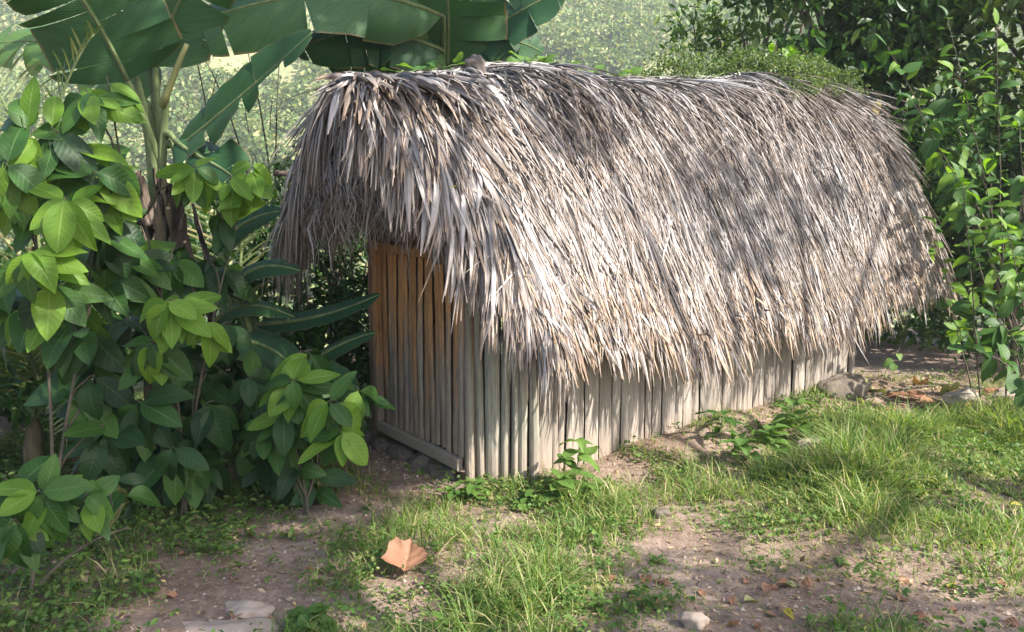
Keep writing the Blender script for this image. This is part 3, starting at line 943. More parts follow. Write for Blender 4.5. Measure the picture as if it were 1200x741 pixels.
def banana_leaf(parent, pts, width, face, mat='banana', fold=0.25, droop=0.25, tears=5, seed=0, petiole=None, label=None):
    """midrib through pts, lamina facing 'face'; pts[0] is the base"""
    r = random.Random(seed)
    n = 41
    C = bez(pts, n)
    def frame(t):
        x = t * (n - 1); i = min(int(x), n - 2); f = x - i
        p = C[i].lerp(C[i + 1], f)
        d = (C[min(i + 2, n - 1)] - C[max(i - 1, 0)]).normalized()
        fc = Vector(face); nn = (fc - d * fc.dot(d)).normalized()
        return p, d, nn, d.cross(nn)
    V = []; F = []; uv = []
    for s in (-1, 1):
        cuts = [0.0]
        k = tears + r.randint(-1, 1)
        cuts += sorted(r.uniform(0.12, 0.94) for _ in range(max(0, k))) + [1.0]
        cuts = [c for i, c in enumerate(cuts) if i == 0 or c - cuts[i - 1] > 0.045]
        if cuts[-1] != 1.0: cuts.append(1.0)
        for a, b in zip(cuts[:-1], cuts[1:]):
            nt_ = max(3, int((b - a) * 18) + 1)
            dr = droop * r.uniform(0.2, 2.4); gap = r.uniform(0.004, 0.02)
            tw = r.uniform(-0.5, 0.5) if tears > 1 else 0
            o = len(V)
            for i in range(nt_):
                f = i / (nt_ - 1)
                for j in range(5):
                    cc = j / 4
                    t = a + (b - a) * (0.5 + (f - 0.5) * (1 - (gap / (b - a)) * cc))
                    t = min(1, max(0, t + 0.04 * cc * (1 - t)))
                    p, d, nn, sd_ = frame(t)
                    wd = width / 2 * min(1.0, (t / 0.16) ** 0.55 if t > 0 else 0) * (max(0.0, 1 - ((t - 0.45) / 0.56) ** 2.6 if t > 0.45 else 1.0)) ** 0.6
                    an = fold - (dr + tw * (f - 0.5)) * cc
                    rip = 0.006 * math.sin(t * 70) * cc
                    q = p + sd_ * s * wd * cc * math.cos(an) + nn * (wd * cc * math.sin(an) + rip)
                    V.append(tuple(q)); uv.append((0.5 + s * 0.5 * cc, t))
            for i in range(nt_ - 1):
                for j in range(4):
                    q = o + i * 5 + j
                    F.append((q, q + 1, q + 6, q + 5) if s > 0 else (q, q + 5, q + 6, q + 1))
    lf = part('leaf_blade', V, F, M[mat], parent, uv)
    pts_r = C[::3] + [C[-1]]
    rad = [0.016 * (1 - 0.85 * i / (len(pts_r) - 1)) + 0.002 for i in range(len(pts_r))]
    part('midrib', *tube([tuple(p) for p in pts_r], rad, 6), M['greenstem'], lf)
    if petiole is not None:
        pp = curve_pts(petiole, C[0], 0.03, 6, None, 0.0)
        part('petiole', *tube(pp, [0.032, 0.03, 0.026, 0.022, 0.019, 0.017], 7), M['greenstem'], lf)
    if label: lf['label'] = label
    return lf

def pseudostem(parent, p0, p1, r0, r1, name='stem'):
    pts = curve_pts(p0, p1, 0.0, 9, (0.03, 0, 0), 0.012)
    V, F = tube(pts, [r0 + (r1 - r0) * k / 8 if k < 8 else 0.015 for k in range(9)], 12)
    st = part(name, V, F, M['pseudostem'], parent)
    return st

def dead_drape(parent, top, length, wd, seed, lean=(0, 0, 0)):
    """a dried leaf hanging along the stem, crumpled lengthwise"""
    r = random.Random(seed)
    n = 10; V = []; F = []; uv = []
    an0 = r.uniform(0, 3.14)
    for k in range(n):
        t = k / (n - 1)
        c = Vector(top) + Vector(lean) * t + Vector((0.03 * math.sin(t * 5 + seed), 0.03 * math.cos(t * 4 + seed), -length * t))
        w_ = wd * (0.25 + 0.75 * math.sin(min(1, t * 1.3 + 0.1) * 2.2)) * (1 - 0.5 * t * t)
        for j in range(7):
            s = (j - 3) / 3
            a = an0 + 0.5 * math.sin(j * 2.1 + t * 3 + seed)
            V.append(tuple(c + Vector((math.cos(a), math.sin(a), 0)) * s * w_ * 0.5 + Vector((r.uniform(-.008, .008), 0.03 * math.sin(j * 2.5), -0.05 * abs(s) * r.random()))))
    for k in range(n - 1):
        for j in range(6):
            a = k * 7 + j
            F.append((a, a + 1, a + 8, a + 7))
    return part('dead_leaf', V, F, M['deadleaf_hang'], parent)

CAMDIR = Vector((0, -1, 0.15))
# left plant, beside the shrubs
p = at(178, 470, 5.5); root = Vector((p.x, 5.5, g1(p.x, 5.5)))
bl = empty('banana_plant', root, 'banana plant with tall dark leaves and ragged brown stem beside the hut', 'banana plant', 'banana plants around the hut')
topL = at(190, 200, 5.5)
pseudostem(bl, root - Vector((0, 0, 0.1)), topL, 0.13, 0.07)
for k, (px, py, dp) in enumerate([(150, 95, 5.42), (182, 80, 5.6), (172, 120, 5.6), (175, 75, 5.7), (196, 100, 5.45), (160, 90, 5.5)]):
    part('sheath', *tube(bez([root.lerp(topL, 0.5) + Vector((0.05 * math.cos(k), 0.05 * math.sin(k), 0)), topL + Vector((0.03 * math.cos(k * 2), 0.02, 0.1)), at(px, py, dp)], 8), [0.045, 0.045, 0.042, 0.038, 0.033, 0.028, 0.024, 0.02], 8), M['greenstem'], bl)
banana_leaf(bl, [at(150, 95, 5.4), at(128, 50, 5.3), at(95, -20, 5.1), at(20, -90, 4.9)], 0.86, Vector((0.2, -1, -0.1)), 'banana', 0.15, 0.2, 7, 1, topL)
banana_leaf(bl, [at(182, 80, 5.6), at(195, 20, 5.7), at(230, -60, 5.6), at(330, -120, 5.3)], 0.62, Vector((0.4, -1, 0)), 'banana', 0.2, 0.3, 6, 2, topL)
banana_leaf(bl, [at(205, 178, 5.45), at(258, 135, 5.25), at(310, 90, 5.1), at(366, 38, 5.0)], 0.40, Vector((-0.5, -0.75, 0.5)), 'banana', 0.45, 0.2, 3, 3, at(196, 170, 5.5))
banana_leaf(bl, [at(172, 120, 5.6), at(120, 60, 5.9), at(60, 30, 6.2), at(-40, 60, 6.5)], 0.55, Vector((0.2, -0.8, 0.6)), 'banana_yellow', 0.2, 0.4, 7, 4, topL)
banana_leaf(bl, [at(205, 165, 5.4), at(235, 190, 5.2), at(262, 190, 5.05), at(290, 225, 4.95)], 0.42, Vector((0.1, -0.9, 0.5)), 'banana', 0.1, 0.4, 3, 5, at(192, 160, 5.5))
banana_leaf(bl, [at(175, 75, 5.7), at(165, 10, 5.8), at(150, -80, 5.8), at(110, -160, 5.6)], 0.6, Vector((-0.5, -1, 0)), 'banana', 0.2, 0.3, 4, 6, topL)
pole('cut_petiole', at(190, 125, 5.45), at(219, 52, 5.35), 0.026, 0.015, bl, M['fade_leaf'], 0.004)
for k in range(20):
    dead_drape(bl, at(random.uniform(150, 250), random.uniform(190, 330), 5.36 + 0.05 * (k % 4)), random.uniform(0.4, 0.9), random.uniform(0.05, 0.14), k, (random.uniform(-0.06, 0.06), 0, 0))

# plant behind the hut
p = at(515, 300, 7.0); root = Vector((p.x, 7.0, g1(p.x, 7.0)))
bt = empty('banana_plant', root, 'banana plant behind the hut with wide leaves spreading above the thatch', 'banana plant', 'banana plants around the hut')
topT = at(520, 95, 7.0)
pseudostem(bt, root - Vector((0, 0, 0.1)), topT, 0.14, 0.07)
banana_leaf(bt, [at(520, 20, 6.6), at(410, -35, 6.1), at(290, 0, 5.8), at(160, 50, 5.6)], 0.66, Vector((0.15, -0.75, 0.65)), 'banana', -0.15, 0.35, 6, 11, topT)
banana_leaf(bt, [at(520, 60, 6.8), at(455, 30, 6.5), at(400, 28, 6.4), at(345, 62, 6.3)], 0.55, Vector((0.2, -0.9, 0.4)), 'banana', 0.1, 0.35, 7, 12, topT)
banana_leaf(bt, [at(524, 80, 6.9), at(526, 30, 6.7), at(530, -40, 6.5), at(500, -110, 6.2)], 0.95, Vector((-0.1, -1, 0.1)), 'banana', 0.25, 0.25, 9, 13, topT)
banana_leaf(bt, [at(530, 75, 6.9), at(575, 30, 6.8), at(620, 5, 6.8), at(662, -12, 6.7)], 0.52, Vector((0.1, -0.9, 0.45)), 'banana', 0.2, 0.3, 7, 14, topT)
banana_leaf(bt, [at(530, 80, 7.0), at(560, 40, 7.0), at(600, 40, 7.0), at(636, 62, 7.0)], 0.5, Vector((0.0, -0.8, 0.5)), 'banana', 0.05, 0.4, 7, 15, topT)
banana_leaf(bt, [at(515, 85, 6.9), at(470, 70, 6.7), at(430, 60, 6.6), at(385, 80, 6.5)], 0.52, Vector((0.1, -0.9, 0.3)), 'banana', 0.1, 0.4, 7, 16, topT)
banana_leaf(bt, [at(518, 60, 6.9), at(450, -10, 6.7), at(400, -40, 6.6), at(320, -60, 6.4)], 0.75, Vector((0.2, -0.9, 0.2)), 'banana', 0.15, 0.3, 9, 17, topT)
banana_leaf(bt, [at(526, 60, 7.0), at(560, 0, 7.0), at(600, -40, 7.0), at(650, -70, 6.8)], 0.7, Vector((-0.2, -0.9, 0.2)), 'banana', 0.15, 0.3, 9, 18, topT)
banana_leaf(bt, [at(523, 85, 6.8), at(480, 60, 6.7), at(478, 20, 6.6), at(470, -30, 6.5)], 0.42, Vector((0.3, -0.9, 0.2)), 'banana_yellow', 0.2, 0.3, 4, 19, topT)

# low broad plant in the shade between banana and door
p = at(330, 500, 4.95); root = Vector((p.x, 4.95, g1(p.x, 4.95)))
hp = empty('heliconia_plant', root, 'low plant with paddle shaped dark blue green leaves beside the door', 'plant')
for k, (a, b, c, wd, Y) in enumerate([((275, 335), (300, 300), (352, 318), 0.17, 4.8), ((265, 400), (320, 395), (350, 440), 0.24, 4.8), ((250, 380), (280, 340), (345, 372), 0.15, 4.85), ((300, 380), (370, 380), (445, 345), 0.16, 5.0),
                                      ((300, 440), (360, 420), (420, 455), 0.2, 4.8), ((290, 460), (340, 440), (330, 500), 0.2, 4.7), ((255, 290), (290, 250), (330, 248), 0.16, 5.0), ((330, 450), (390, 400), (440, 390), 0.14, 4.9), ((250, 430), (230, 400), (210, 440), 0.2, 4.9)]):
    banana_leaf(hp, [at(*a, Y), at(*b, Y - 0.05), at(*c, Y - 0.15)], wd, Vector((0.1, -0.7, 0.7)), 'banana', 0.2, 0.3, 0, 30 + k, root + Vector((0, 0, 0.25)))

# ------------------------------------------------------------------ broad leaved saplings in front, left
def sapling(name, root_px, Y, label, clusters, group, stem_r=0.009, fill=()):
    p = at(root_px[0], root_px[1], Y)
    root = Vector((p.x, Y, g1(p.x, Y)))
    t = empty(name, root, label, 'sapling', group)
    tubes = []
    clusters = list(clusters)
    for (x0, x1, y0, y1, Yf, k, ln, keys) in fill:
        for _ in range(k):
            clusters.append((random.uniform(x0, x1), random.uniform(y0, y1), Yf + random.uniform(-0.15, 0.2), 5, ln, keys, 1.0))
    tips = [at(c[0], c[1], c[2]) for c in clusters]
    top_ = max(tips, key=lambda q: q.z)
    mean = sum(tips, Vector()) / len(tips)
    trunks = []
    for j in range(2):
        end = Vector((mean.x + (0.25 if j else -0.25), mean.y + 0.12, max(top_.z - 0.15 - 0.3 * j, root.z + 0.25)))
        tp = bez([root - Vector((0.03 * j, 0, 0.05)), root.lerp(end, 0.4) + Vector((0.08 - 0.16 * j, 0.05, 0.1)), end], 14)
        tubes.append(tube(tp, [stem_r * (1.15 - 0.75 * k / 13) for k in range(14)], 7))
        trunks.append(tp)
    for cl, tip in zip(clusters, tips):
        px, py, cy, nl, ln, keys, dr = cl[:7]
        want = tip.z - 0.25
        cand = [q for tp in trunks for q in tp[2:]]
        frm = min(cand, key=lambda q: (q - tip).length + 1.2 * max(0, q.z - want))
        c2 = curve_pts(frm, tip, 0.05, 7, None, 0.01)
        tubes.append(tube(c2, [stem_r * 0.5 * (1 - 0.6 * k / 6) + 0.0015 for k in range(7)], 6))
        ax = (c2[-1] - c2[-2]).normalized()
        whorl(t, tip, ax * 0.5 + Vector((0, -0.35, 0.4)), int(nl * 1.8), ln * 0.98, keys, dr, first=random.uniform(0, 6), updir=Vector((0.15, -0.75, 0.7)), back=0.14)
    part('stem', *merge(tubes), M['twig'], t)
    return t
Yg = ['young', 'young', 'mature']
Mt = ['mature', 'young', 'mature', 'old', 'mature']
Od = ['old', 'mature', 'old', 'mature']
grp = 'broad leaved saplings left of the hut'
sapling('broad_leaf_sapling', (60, 640), 3.7, 'tall sapling with big drooping oval leaves at the path edge', [
    (30, 150, 3.75, 7, 0.24, ['mature', 'young'], 0.7), (100, 105, 3.9, 7, 0.23, ['mature', 'young'], 0.7), (125, 90, 4.0, 5, 0.20, 'young', 0.8),
    (60, 150, 3.8, 7, 0.25, Mt, 0.8), (5, 190, 3.6, 6, 0.26, ['mature', 'young'], 0.9), (75, 230, 3.6, 8, 0.24, 'young', 0.9),
    (30, 290, 3.5, 6, 0.22, ['young', 'young', 'mature'], 0.9), (110, 200, 3.8, 7, 0.26, Mt, 0.9), (55, 330, 3.7, 7, 0.26, Mt, 1.0), (120, 270, 3.9, 7, 0.26, Od, 1.0),
    (85, 380, 3.95, 7, 0.28, Od, 1.1), (140, 180, 4.2, 6, 0.26, Mt, 1.0), (10, 215, 3.9, 5, 0.24, ['mature', 'young'], 0.8),
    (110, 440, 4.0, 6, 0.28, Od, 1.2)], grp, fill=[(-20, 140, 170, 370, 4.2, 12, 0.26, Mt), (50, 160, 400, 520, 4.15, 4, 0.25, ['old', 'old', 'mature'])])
sapling('broad_leaf_sapling', (215, 560), 4.1, 'sapling with bright yellow green leaf whorls before the banana stem', [
    (196, 352, 3.7, 9, 0.21, 'young', 1.0), (240, 375, 3.75, 4, 0.17, 'young', 1.1), (175, 400, 3.85, 6, 0.25, Mt, 1.1), (230, 195, 4.3, 8, 0.20, ['young', 'young', 'mature'], 0.9),
    (270, 205, 4.35, 6, 0.20, 'young', 0.9), (295, 190, 4.4, 5, 0.17, 'young', 0.8), (250, 245, 4.4, 6, 0.23, Mt, 1.0), (150, 290, 4.2, 7, 0.26, Mt, 0.9), (205, 290, 4.4, 6, 0.26, Od, 1.0), (160, 470, 4.0, 7, 0.27, Od, 1.2), (200, 520, 4.0, 6, 0.27, Od, 1.2),
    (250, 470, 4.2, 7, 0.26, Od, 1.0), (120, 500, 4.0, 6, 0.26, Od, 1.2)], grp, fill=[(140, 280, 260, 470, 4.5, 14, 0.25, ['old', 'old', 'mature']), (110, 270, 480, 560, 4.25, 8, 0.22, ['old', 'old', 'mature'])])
sapling('broad_leaf_sapling', (360, 560), 4.2, 'sapling with glossy mid green leaves hanging in front of the door', [
    (345, 445, 4.0, 8, 0.22, ['mature', 'young', 'mature'], 0.8), (385, 470, 3.95, 9, 0.22, ['mature', 'young'], 1.0), (400, 505, 3.9, 7, 0.20, ['young', 'mature'], 1.2), (330, 480, 4.1, 7, 0.23, Mt, 1.0),
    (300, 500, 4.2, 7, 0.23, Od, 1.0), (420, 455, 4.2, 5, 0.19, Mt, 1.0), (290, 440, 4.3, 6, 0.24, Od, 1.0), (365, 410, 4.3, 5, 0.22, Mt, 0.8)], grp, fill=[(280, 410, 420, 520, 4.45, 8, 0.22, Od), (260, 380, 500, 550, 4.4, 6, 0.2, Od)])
sapling('broad_leaf_sapling', (30, 700), 3.2, 'low sapling branch with rounded leaves over shaded ground cover', [
    (45, 575, 3.2, 7, 0.20, ['mature', 'mature', 'young'], 0.7), (100, 580, 3.3, 6, 0.18, Mt, 0.6), (15, 610, 3.15, 7, 0.20, Mt, 0.9), (135, 560, 3.6, 5, 0.20, ['fade', 'mature', 'old'], 1.1), (5, 560, 3.3, 5, 0.2, Od, 0.8)], grp, 0.01)

# ------------------------------------------------------------------ palms at the left edge
def palm_frond(parent, pts, leaf_len, n_pairs, seed, mat='palm', wid=0.009, sag=0.35):
    r = np.random.default_rng(seed)
    n = n_pairs + 1
    C = bez(pts, n)
    P = []; S = []; Nn = []
    for i in range(2, n):
        t = i / (n - 1)
        d = (C[i] - C[i - 1]).normalized()
        upv = Vector((0, -0.3, 1)); sdv = d.cross(upv).normalized(); upv = sdv.cross(d)
        L = leaf_len * (0.55 + 0.9 * math.sin(math.pi * min(1, t * 0.95 + 0.08)) ** 0.8) * 0.75
        for s in (-1, 1):
            dr = (sdv * s * 0.8 + d * 0.75 + upv * 0.25 + Vector(r.normal(0, 0.07, 3))).normalized()
            K = 5; pp = []; p = C[i].copy()
            for k in range(K):
                pp.append(tuple(p))
                dr = (dr + Vector((0, 0, -sag * 0.25))).normalized()
                p = p + dr * (L / (K - 1))
            pp = np.array(pp)
            T = np.gradient(pp, axis=0); T /= np.linalg.norm(T, axis=1, keepdims=True)
            sv = np.cross(T, np.array(upv)); sv /= np.maximum(np.linalg.norm(sv, axis=1, keepdims=True), 1e-6)
            ww = wid * np.array([0.6, 1, 0.9, 0.6, 0.12])[:, None]
            P.append(pp); S.append(sv * ww); Nn.append(np.cross(sv, T))
    V, F, uv = ribbons(np.array(P), np.array(S), np.array(Nn), 0.4)
    fr = part('frond', V, F, M[mat], parent, uv)
    part('rachis', *tube([tuple(c) for c in C], [0.014 * (1 - 0.8 * k / (n - 1)) + 0.002 for k in range(n)], 5), M['greenstem'], fr)
    return fr
p = at(40, 520, 5.0); root = Vector((p.x, 5.0, g1(p.x, 5.0)))
pm = empty('young_palm', root, 'young feathery palm showing between the saplings at the slope edge', 'palm')
part('stem', *tube(curve_pts(root - Vector((0, 0, .05)), root + Vector((0, 0, 0.35)), 0, 5), [0.07, 0.065, 0.06, 0.05, 0.03], 8), M['pseudostem'], pm)
rt = root + Vector((0, 0, 0.3))
palm_frond(pm, [rt, at(10, 300, 5.1), at(60, 100, 5.0), at(110, 40, 4.9)], 0.42, 34, 1)
palm_frond(pm, [rt, at(70, 250, 5.2), at(20, 80, 5.2), at(-60, 60, 5.2)], 0.42, 34, 2)
palm_frond(pm, [rt, at(60, 400, 4.8), at(10, 380, 4.5), at(-40, 440, 4.3)], 0.4, 30, 3)
palm_frond(pm, [rt, at(110, 380, 4.8), at(130, 400, 4.6), at(80, 500, 4.5)], 0.36, 30, 4)
palm_frond(pm, [rt, at(0, 420, 5.0), at(-40, 400, 5.0), at(-100, 480, 5.0)], 0.4, 28, 5)
p = at(285, 420, 6.0); root = Vector((p.x, 6.0, g1(p.x, 6.0)))
pm2 = empty('young_palm', root, 'young palm with yellowish leaflets fanning up under the banana leaf', 'palm')
part('stem', *tube(curve_pts(root - Vector((0, 0, .05)), root + Vector((0, 0, 0.5)), 0, 5), [0.06, 0.055, 0.05, 0.04, 0.03], 8), M['pseudostem'], pm2)
rt = root + Vector((0, 0, 0.45))
palm_frond(pm2, [rt, at(250, 260, 6.0), at(225, 190, 6.0), at(300, 175, 5.9)], 0.40, 30, 6)
palm_frond(pm2, [rt, at(270, 240, 6.2), at(300, 190, 6.2), at(330, 190, 6.2)], 0.36, 26, 7)

# ------------------------------------------------------------------ leaf-mass crowns
def leaf_cloud(clumps, leaf_len, aspect, seed, facing_up=0.5, hang=0.2):
    """clumps: list of (centre, radius(3), count). Small folded leaves, four triangles each"""
    r = np.random.default_rng(seed)
    Cs = []; 
    for c, rad, k in clumps:
        d = r.normal(0, 1, (k, 3)); d /= np.linalg.norm(d, axis=1, keepdims=True)
        rr = r.uniform(0.15, 1, (k, 1)) ** 0.55
        Cs.append(np.array(c)[None] + d * rr * np.array(rad)[None])
    C = np.concatenate(Cs); n_ = len(C)
    d = r.normal(0, 1, (n_, 3)); d[:, 2] -= hang * 2; d /= np.linalg.norm(d, axis=1, keepdims=True)
    nn = r.normal(0, 1, (n_, 3)); nn[:, 2] = np.abs(nn[:, 2]) + facing_up * 2
    nn -= d * np.sum(nn * d, 1, keepdims=True); nn /= np.linalg.norm(nn, axis=1, keepdims=True)
    s = np.cross(d, nn)
    L = leaf_len * r.uniform(0.6, 1.25, (n_, 1)); W = L * aspect
    v0 = C; v1 = C + d * L * 0.3 + s * W * 0.42 + nn * W * 0.12; v1b = C + d * L * 0.68 + s * W * 0.40 + nn * W * 0.06
    v2 = C + d * L - nn * L * 0.12; v3 = C + d * L * 0.3 - s * W * 0.42 + nn * W * 0.12; v3b = C + d * L * 0.68 - s * W * 0.40 + nn * W * 0.06
    V = np.stack([v0, v1, v1b, v2, v3b, v3], 1).reshape(-1, 3)
    b = np.arange(n_)[:, None] * 6
    F = np.concatenate([b + np.array([0, 1, 2, 3]), b + np.array([0, 3, 4, 5])], 0)
    return V, F

def tree(name, root, label, clumps, mat, leaf_len, aspect, seed, cat='tree', group=None, trunk_r=0.08, hang=0.2, bark='bark', branch_every=1):
    root = Vector(root)
    t = empty(name, root, label, cat, group)
    V, F = leaf_cloud(clumps, leaf_len, aspect, seed, 0.5, hang)
    part('crown', V, F, M[mat], t, smooth=False)
    rr = random.Random(seed)
    cc = np.mean([np.array(c[0]) for c in clumps], axis=0)
    top_ = Vector(cc) 
    pts = curve_pts(root - Vector((0, 0, 0.1)), top_, 0.0, 9, (rr.uniform(-.1, .1), rr.uniform(-.1, .1), 0), 0.03)
    part('trunk', *tube(pts, [trunk_r * (1 - 0.7 * k / 8) for k in range(9)], 9), M[bark], t)
    tb = []
    for i, c in enumerate(clumps[::branch_every]):
        k = rr.randint(2, 6)
        q = curve_pts(pts[k], Vector(c[0]) + Vector((0, 0, c[1][2] * 0.4)), 0.1, 6, None, 0.05)
        tb.append(tube(q, [trunk_r * 0.4 * (1 - 0.8 * j / 5) + 0.003 for j in range(6)], 5))
    part('branches', *merge(tb), M[bark], t)
    return t

def clumps_box(n_, x, y, z, rad, cnt, seed):
    r = random.Random(seed)
    out = []
    for i in range(n_):
        s = r.uniform(*rad)
        out.append(((r.uniform(*x), r.uniform(*y), r.uniform(*z)), (s, s, s * r.uniform(0.6, 0.9)), int(cnt * (s / rad[1]) ** 2)))
    return out

# right hand thicket behind the hut
gp = 'trees crowding behind the hut'
def on_ground(x, y): return (x, y, g1(x, y))
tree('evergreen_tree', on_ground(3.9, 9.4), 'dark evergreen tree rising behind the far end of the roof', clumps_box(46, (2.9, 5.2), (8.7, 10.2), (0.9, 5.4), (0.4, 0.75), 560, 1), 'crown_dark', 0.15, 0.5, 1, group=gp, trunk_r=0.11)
tree('evergreen_tree', on_ground(6.3, 9.2), 'tall leafy tree with small glossy leaves right of the hut', clumps_box(58, (4.6, 7.6), (8.2, 10.2), (0.3, 5.6), (0.4, 0.8), 560, 2), 'crown_mid', 0.14, 0.52, 2, group=gp, trunk_r=0.12)
tree('evergreen_tree', on_ground(2.75, 10.6), 'hazy leafy tree standing past the roof ridge on the slope', clumps_box(14, (2.3, 4.2), (10.2, 11.6), (2.2, 5.4), (0.35, 0.65), 220, 3), 'crown_mid', 0.13, 0.45, 3, group=gp, trunk_r=0.08)
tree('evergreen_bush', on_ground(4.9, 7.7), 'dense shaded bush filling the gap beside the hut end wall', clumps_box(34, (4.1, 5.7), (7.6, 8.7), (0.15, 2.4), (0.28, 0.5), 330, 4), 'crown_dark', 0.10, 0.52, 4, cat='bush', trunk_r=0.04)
tree('evergreen_bush', on_ground(6.0, 7.3), 'sunlit bush of small bright leaves at the thicket edge', clumps_box(14, (5.0, 6.3), (7.0, 7.8), (0.5, 3.2), (0.22, 0.42), 90, 5), 'crown_light', 0.10, 0.55, 5, cat='bush', trunk_r=0.035)
# leafy shoots that can be told apart, with single leaves
def shoot(name, root, tip, label, nleaf, ln, keys, cat='shrub', sag=0.1, group=None, r0=0.006, droop=0.5, start=0.35, sub=None, green=False):
    root = Vector(root); tip = Vector(tip)
    t = empty(name, root, label, cat, group)
    pts = curve_pts(root - Vector((0, 0, 0.04)), tip, sag, 12, None, 0.008)
    tb = [tube(pts, [r0 * (1 - 0.75 * k / 11) + 0.0015 for k in range(12)], 6)]
    stems = [(pts, start, nleaf)]
    if nleaf > 8:
        for j in range(nleaf // 5):
            f = random.uniform(start, 0.92); k = min(int(f * 11), 10)
            a = random.uniform(0, 6.28); ll = random.uniform(0.15, 0.42) * (1.1 - 0.5 * f)
            e_ = pts[k] + Vector((math.cos(a) * ll, math.sin(a) * ll * 0.7 - 0.08, random.uniform(-0.1, 0.7) * ll))
            sp = curve_pts(pts[k], e_, 0.03, 12, None, 0.004)
            tb.append(tube(sp, [r0 * 0.35 * (1 - 0.75 * q_ / 11) + 0.001 for q_ in range(12)], 5))
            stems.append((sp, 0.25, random.randint(4, 7)))
    cnt = 0
    for sp, st_, nl_ in stems:
        for i in range(nl_):
            f = min(0.999, max(0.0, st_ + (1 - st_) * (i + random.uniform(0.1, 0.9)) / nl_))
            x = f * 11; k = min(int(x), 10)
            p = sp[k].lerp(sp[k + 1], x - k)
            d = (sp[k + 1] - sp[k]).normalized()
            a = random.uniform(0, 6.28)
            o_ = d.orthogonal().normalized(); o2 = d.cross(o_)
            dd = (o_ * math.cos(a) + o2 * math.sin(a)) * 0.9 + d * random.uniform(0.1, 0.8) + Vector((0, random.uniform(-.4, .1), -random.uniform(droop * 0.2, droop * 1.5)))
            place_leaf(keys[cnt % len(keys)], p, dd, ln * random.uniform(0.5, 1.15), t, Vector((0.1, -0.6, 0.9)), random.uniform(-0.5, 0.5))
            cnt += 1
    place_leaf(keys[0], tip, (pts[-1] - pts[-2]).normalized() + Vector((0, 0, -0.2)), ln * 0.8, t, Vector((0, -0.5, 1)))
    part('stem', *merge(tb), M['greenstem' if green else 'twig'], t)
    return t
q = gpix(1195, 470)
def rootnear(px, py, Y):
    p = at(px, py, Y); return Vector((p.x, Y, g1(p.x, Y)))
gs = 'leafy shoots at the thicket edge'
shoot('leafy_shrub', rootnear(1240, 500, 5.9), at(1135, 408, 5.7), 'drooping branch of oval grey green leaves low beside the litter', 17, 0.20, ['bush', 'bush', 'mature'], sag=0.12, group=gs, start=0.25)
shoot('leafy_shrub', rootnear(1230, 500, 6.0), at(1165, 370, 5.9), 'short branch of oval leaves above the drooping one', 10, 0.18, ['bush', 'mature'], sag=0.12, group=gs)
shoot('leafy_shrub', rootnear(1180, 460, 6.5), at(1168, 30, 6.4), 'upright shoot with yellow green leaves at its tip', 34, 0.16, ['bush_light', 'bush_light', 'bush'], sag=0.0, group=gs, start=0.3, droop=0.3)
shoot('leafy_shrub', rootnear(1150, 460, 6.6), at(1128, 210, 6.5), 'thin shoot with bright leaves by the roof end', 20, 0.15, ['bush_light', 'bush'], sag=0.0, group=gs, start=0.25)
shoot('leafy_shrub', rootnear(1190, 455, 7.2), at(1040, 55, 7.0), 'long arching stem with scattered broad leaves over the roof end', 22, 0.20, ['bush', 'bush_light', 'mature'], sag=0.25, group=gs, start=0.45)
shoot('leafy_shrub', rootnear(1220, 455, 6.9), at(1070, 120, 6.8), 'arching stem with hanging leaves and one browned leaf', 20, 0.19, ['bush', 'mature', 'bush_light', 'bush', 'mature', 'bush', 'bush_light', 'dry'] + ['bush', 'bush_light', 'mature'] * 30, sag=0.2, group=gs, start=0.45)
shoot('leafy_shrub', rootnear(1215, 455, 6.3), at(1195, 150, 6.2), 'leafy stem of mid green leaves beside the upright shoot', 26, 0.16, ['bush', 'bush_light'], sag=0.0, group=gs, start=0.25)
shoot('leafy_shrub', rootnear(1140, 455, 6.9), at(1095, 265, 6.8), 'leafy stem with pale leaves just clear of the roof end', 18, 0.15, ['bush_light', 'bush', 'bush_light'], sag=0.0, group=gs, start=0.3)
shoot('leafy_shrub', rootnear(1225, 455, 6.1), at(1180, 270, 6.0), 'short leafy stem before the upright shoot', 22, 0.15, ['bush_light', 'bush'], sag=0.05, group=gs, start=0.3)
shoot('leafy_shrub', rootnear(1200, 455, 7.3), at(1110, 20, 7.2), 'tall thin stem with leaves against the dark tree', 26, 0.16, ['bush', 'bush_light', 'bush'], sag=0.1, group=gs, start=0.4)
# hanging twig with one pale leaf under the eave end
o = shoot('hanging_twig', H(4.42, 0.2, 1.05), at(1048, 425, 6.6), 'thin dangling twig with pale round leaves under the roof end', 2, 0.085, ['heart', 'heart'], sag=-0.02, cat='twig', r0=0.003, start=0.85)

# dark bushes behind the saplings and beyond the hut's left side
gb = 'bushes in the shade left of the hut'
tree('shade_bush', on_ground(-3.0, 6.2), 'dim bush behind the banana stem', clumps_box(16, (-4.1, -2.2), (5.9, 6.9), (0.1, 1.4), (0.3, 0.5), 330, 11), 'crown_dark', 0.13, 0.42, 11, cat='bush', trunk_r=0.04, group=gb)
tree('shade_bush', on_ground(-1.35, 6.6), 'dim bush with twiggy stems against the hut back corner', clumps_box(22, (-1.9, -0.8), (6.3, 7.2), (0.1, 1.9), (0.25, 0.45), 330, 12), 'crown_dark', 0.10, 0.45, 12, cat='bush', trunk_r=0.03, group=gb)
tree('shade_bush', on_ground(-3.5, 4.9), 'low dark bush under the young palm fronds', clumps_box(12, (-4.2, -2.6), (4.7, 5.6), (0.05, 0.9), (0.2, 0.45), 300, 13), 'crown_dark', 0.13, 0.42, 13, cat='bush', trunk_r=0.03, group=gb)
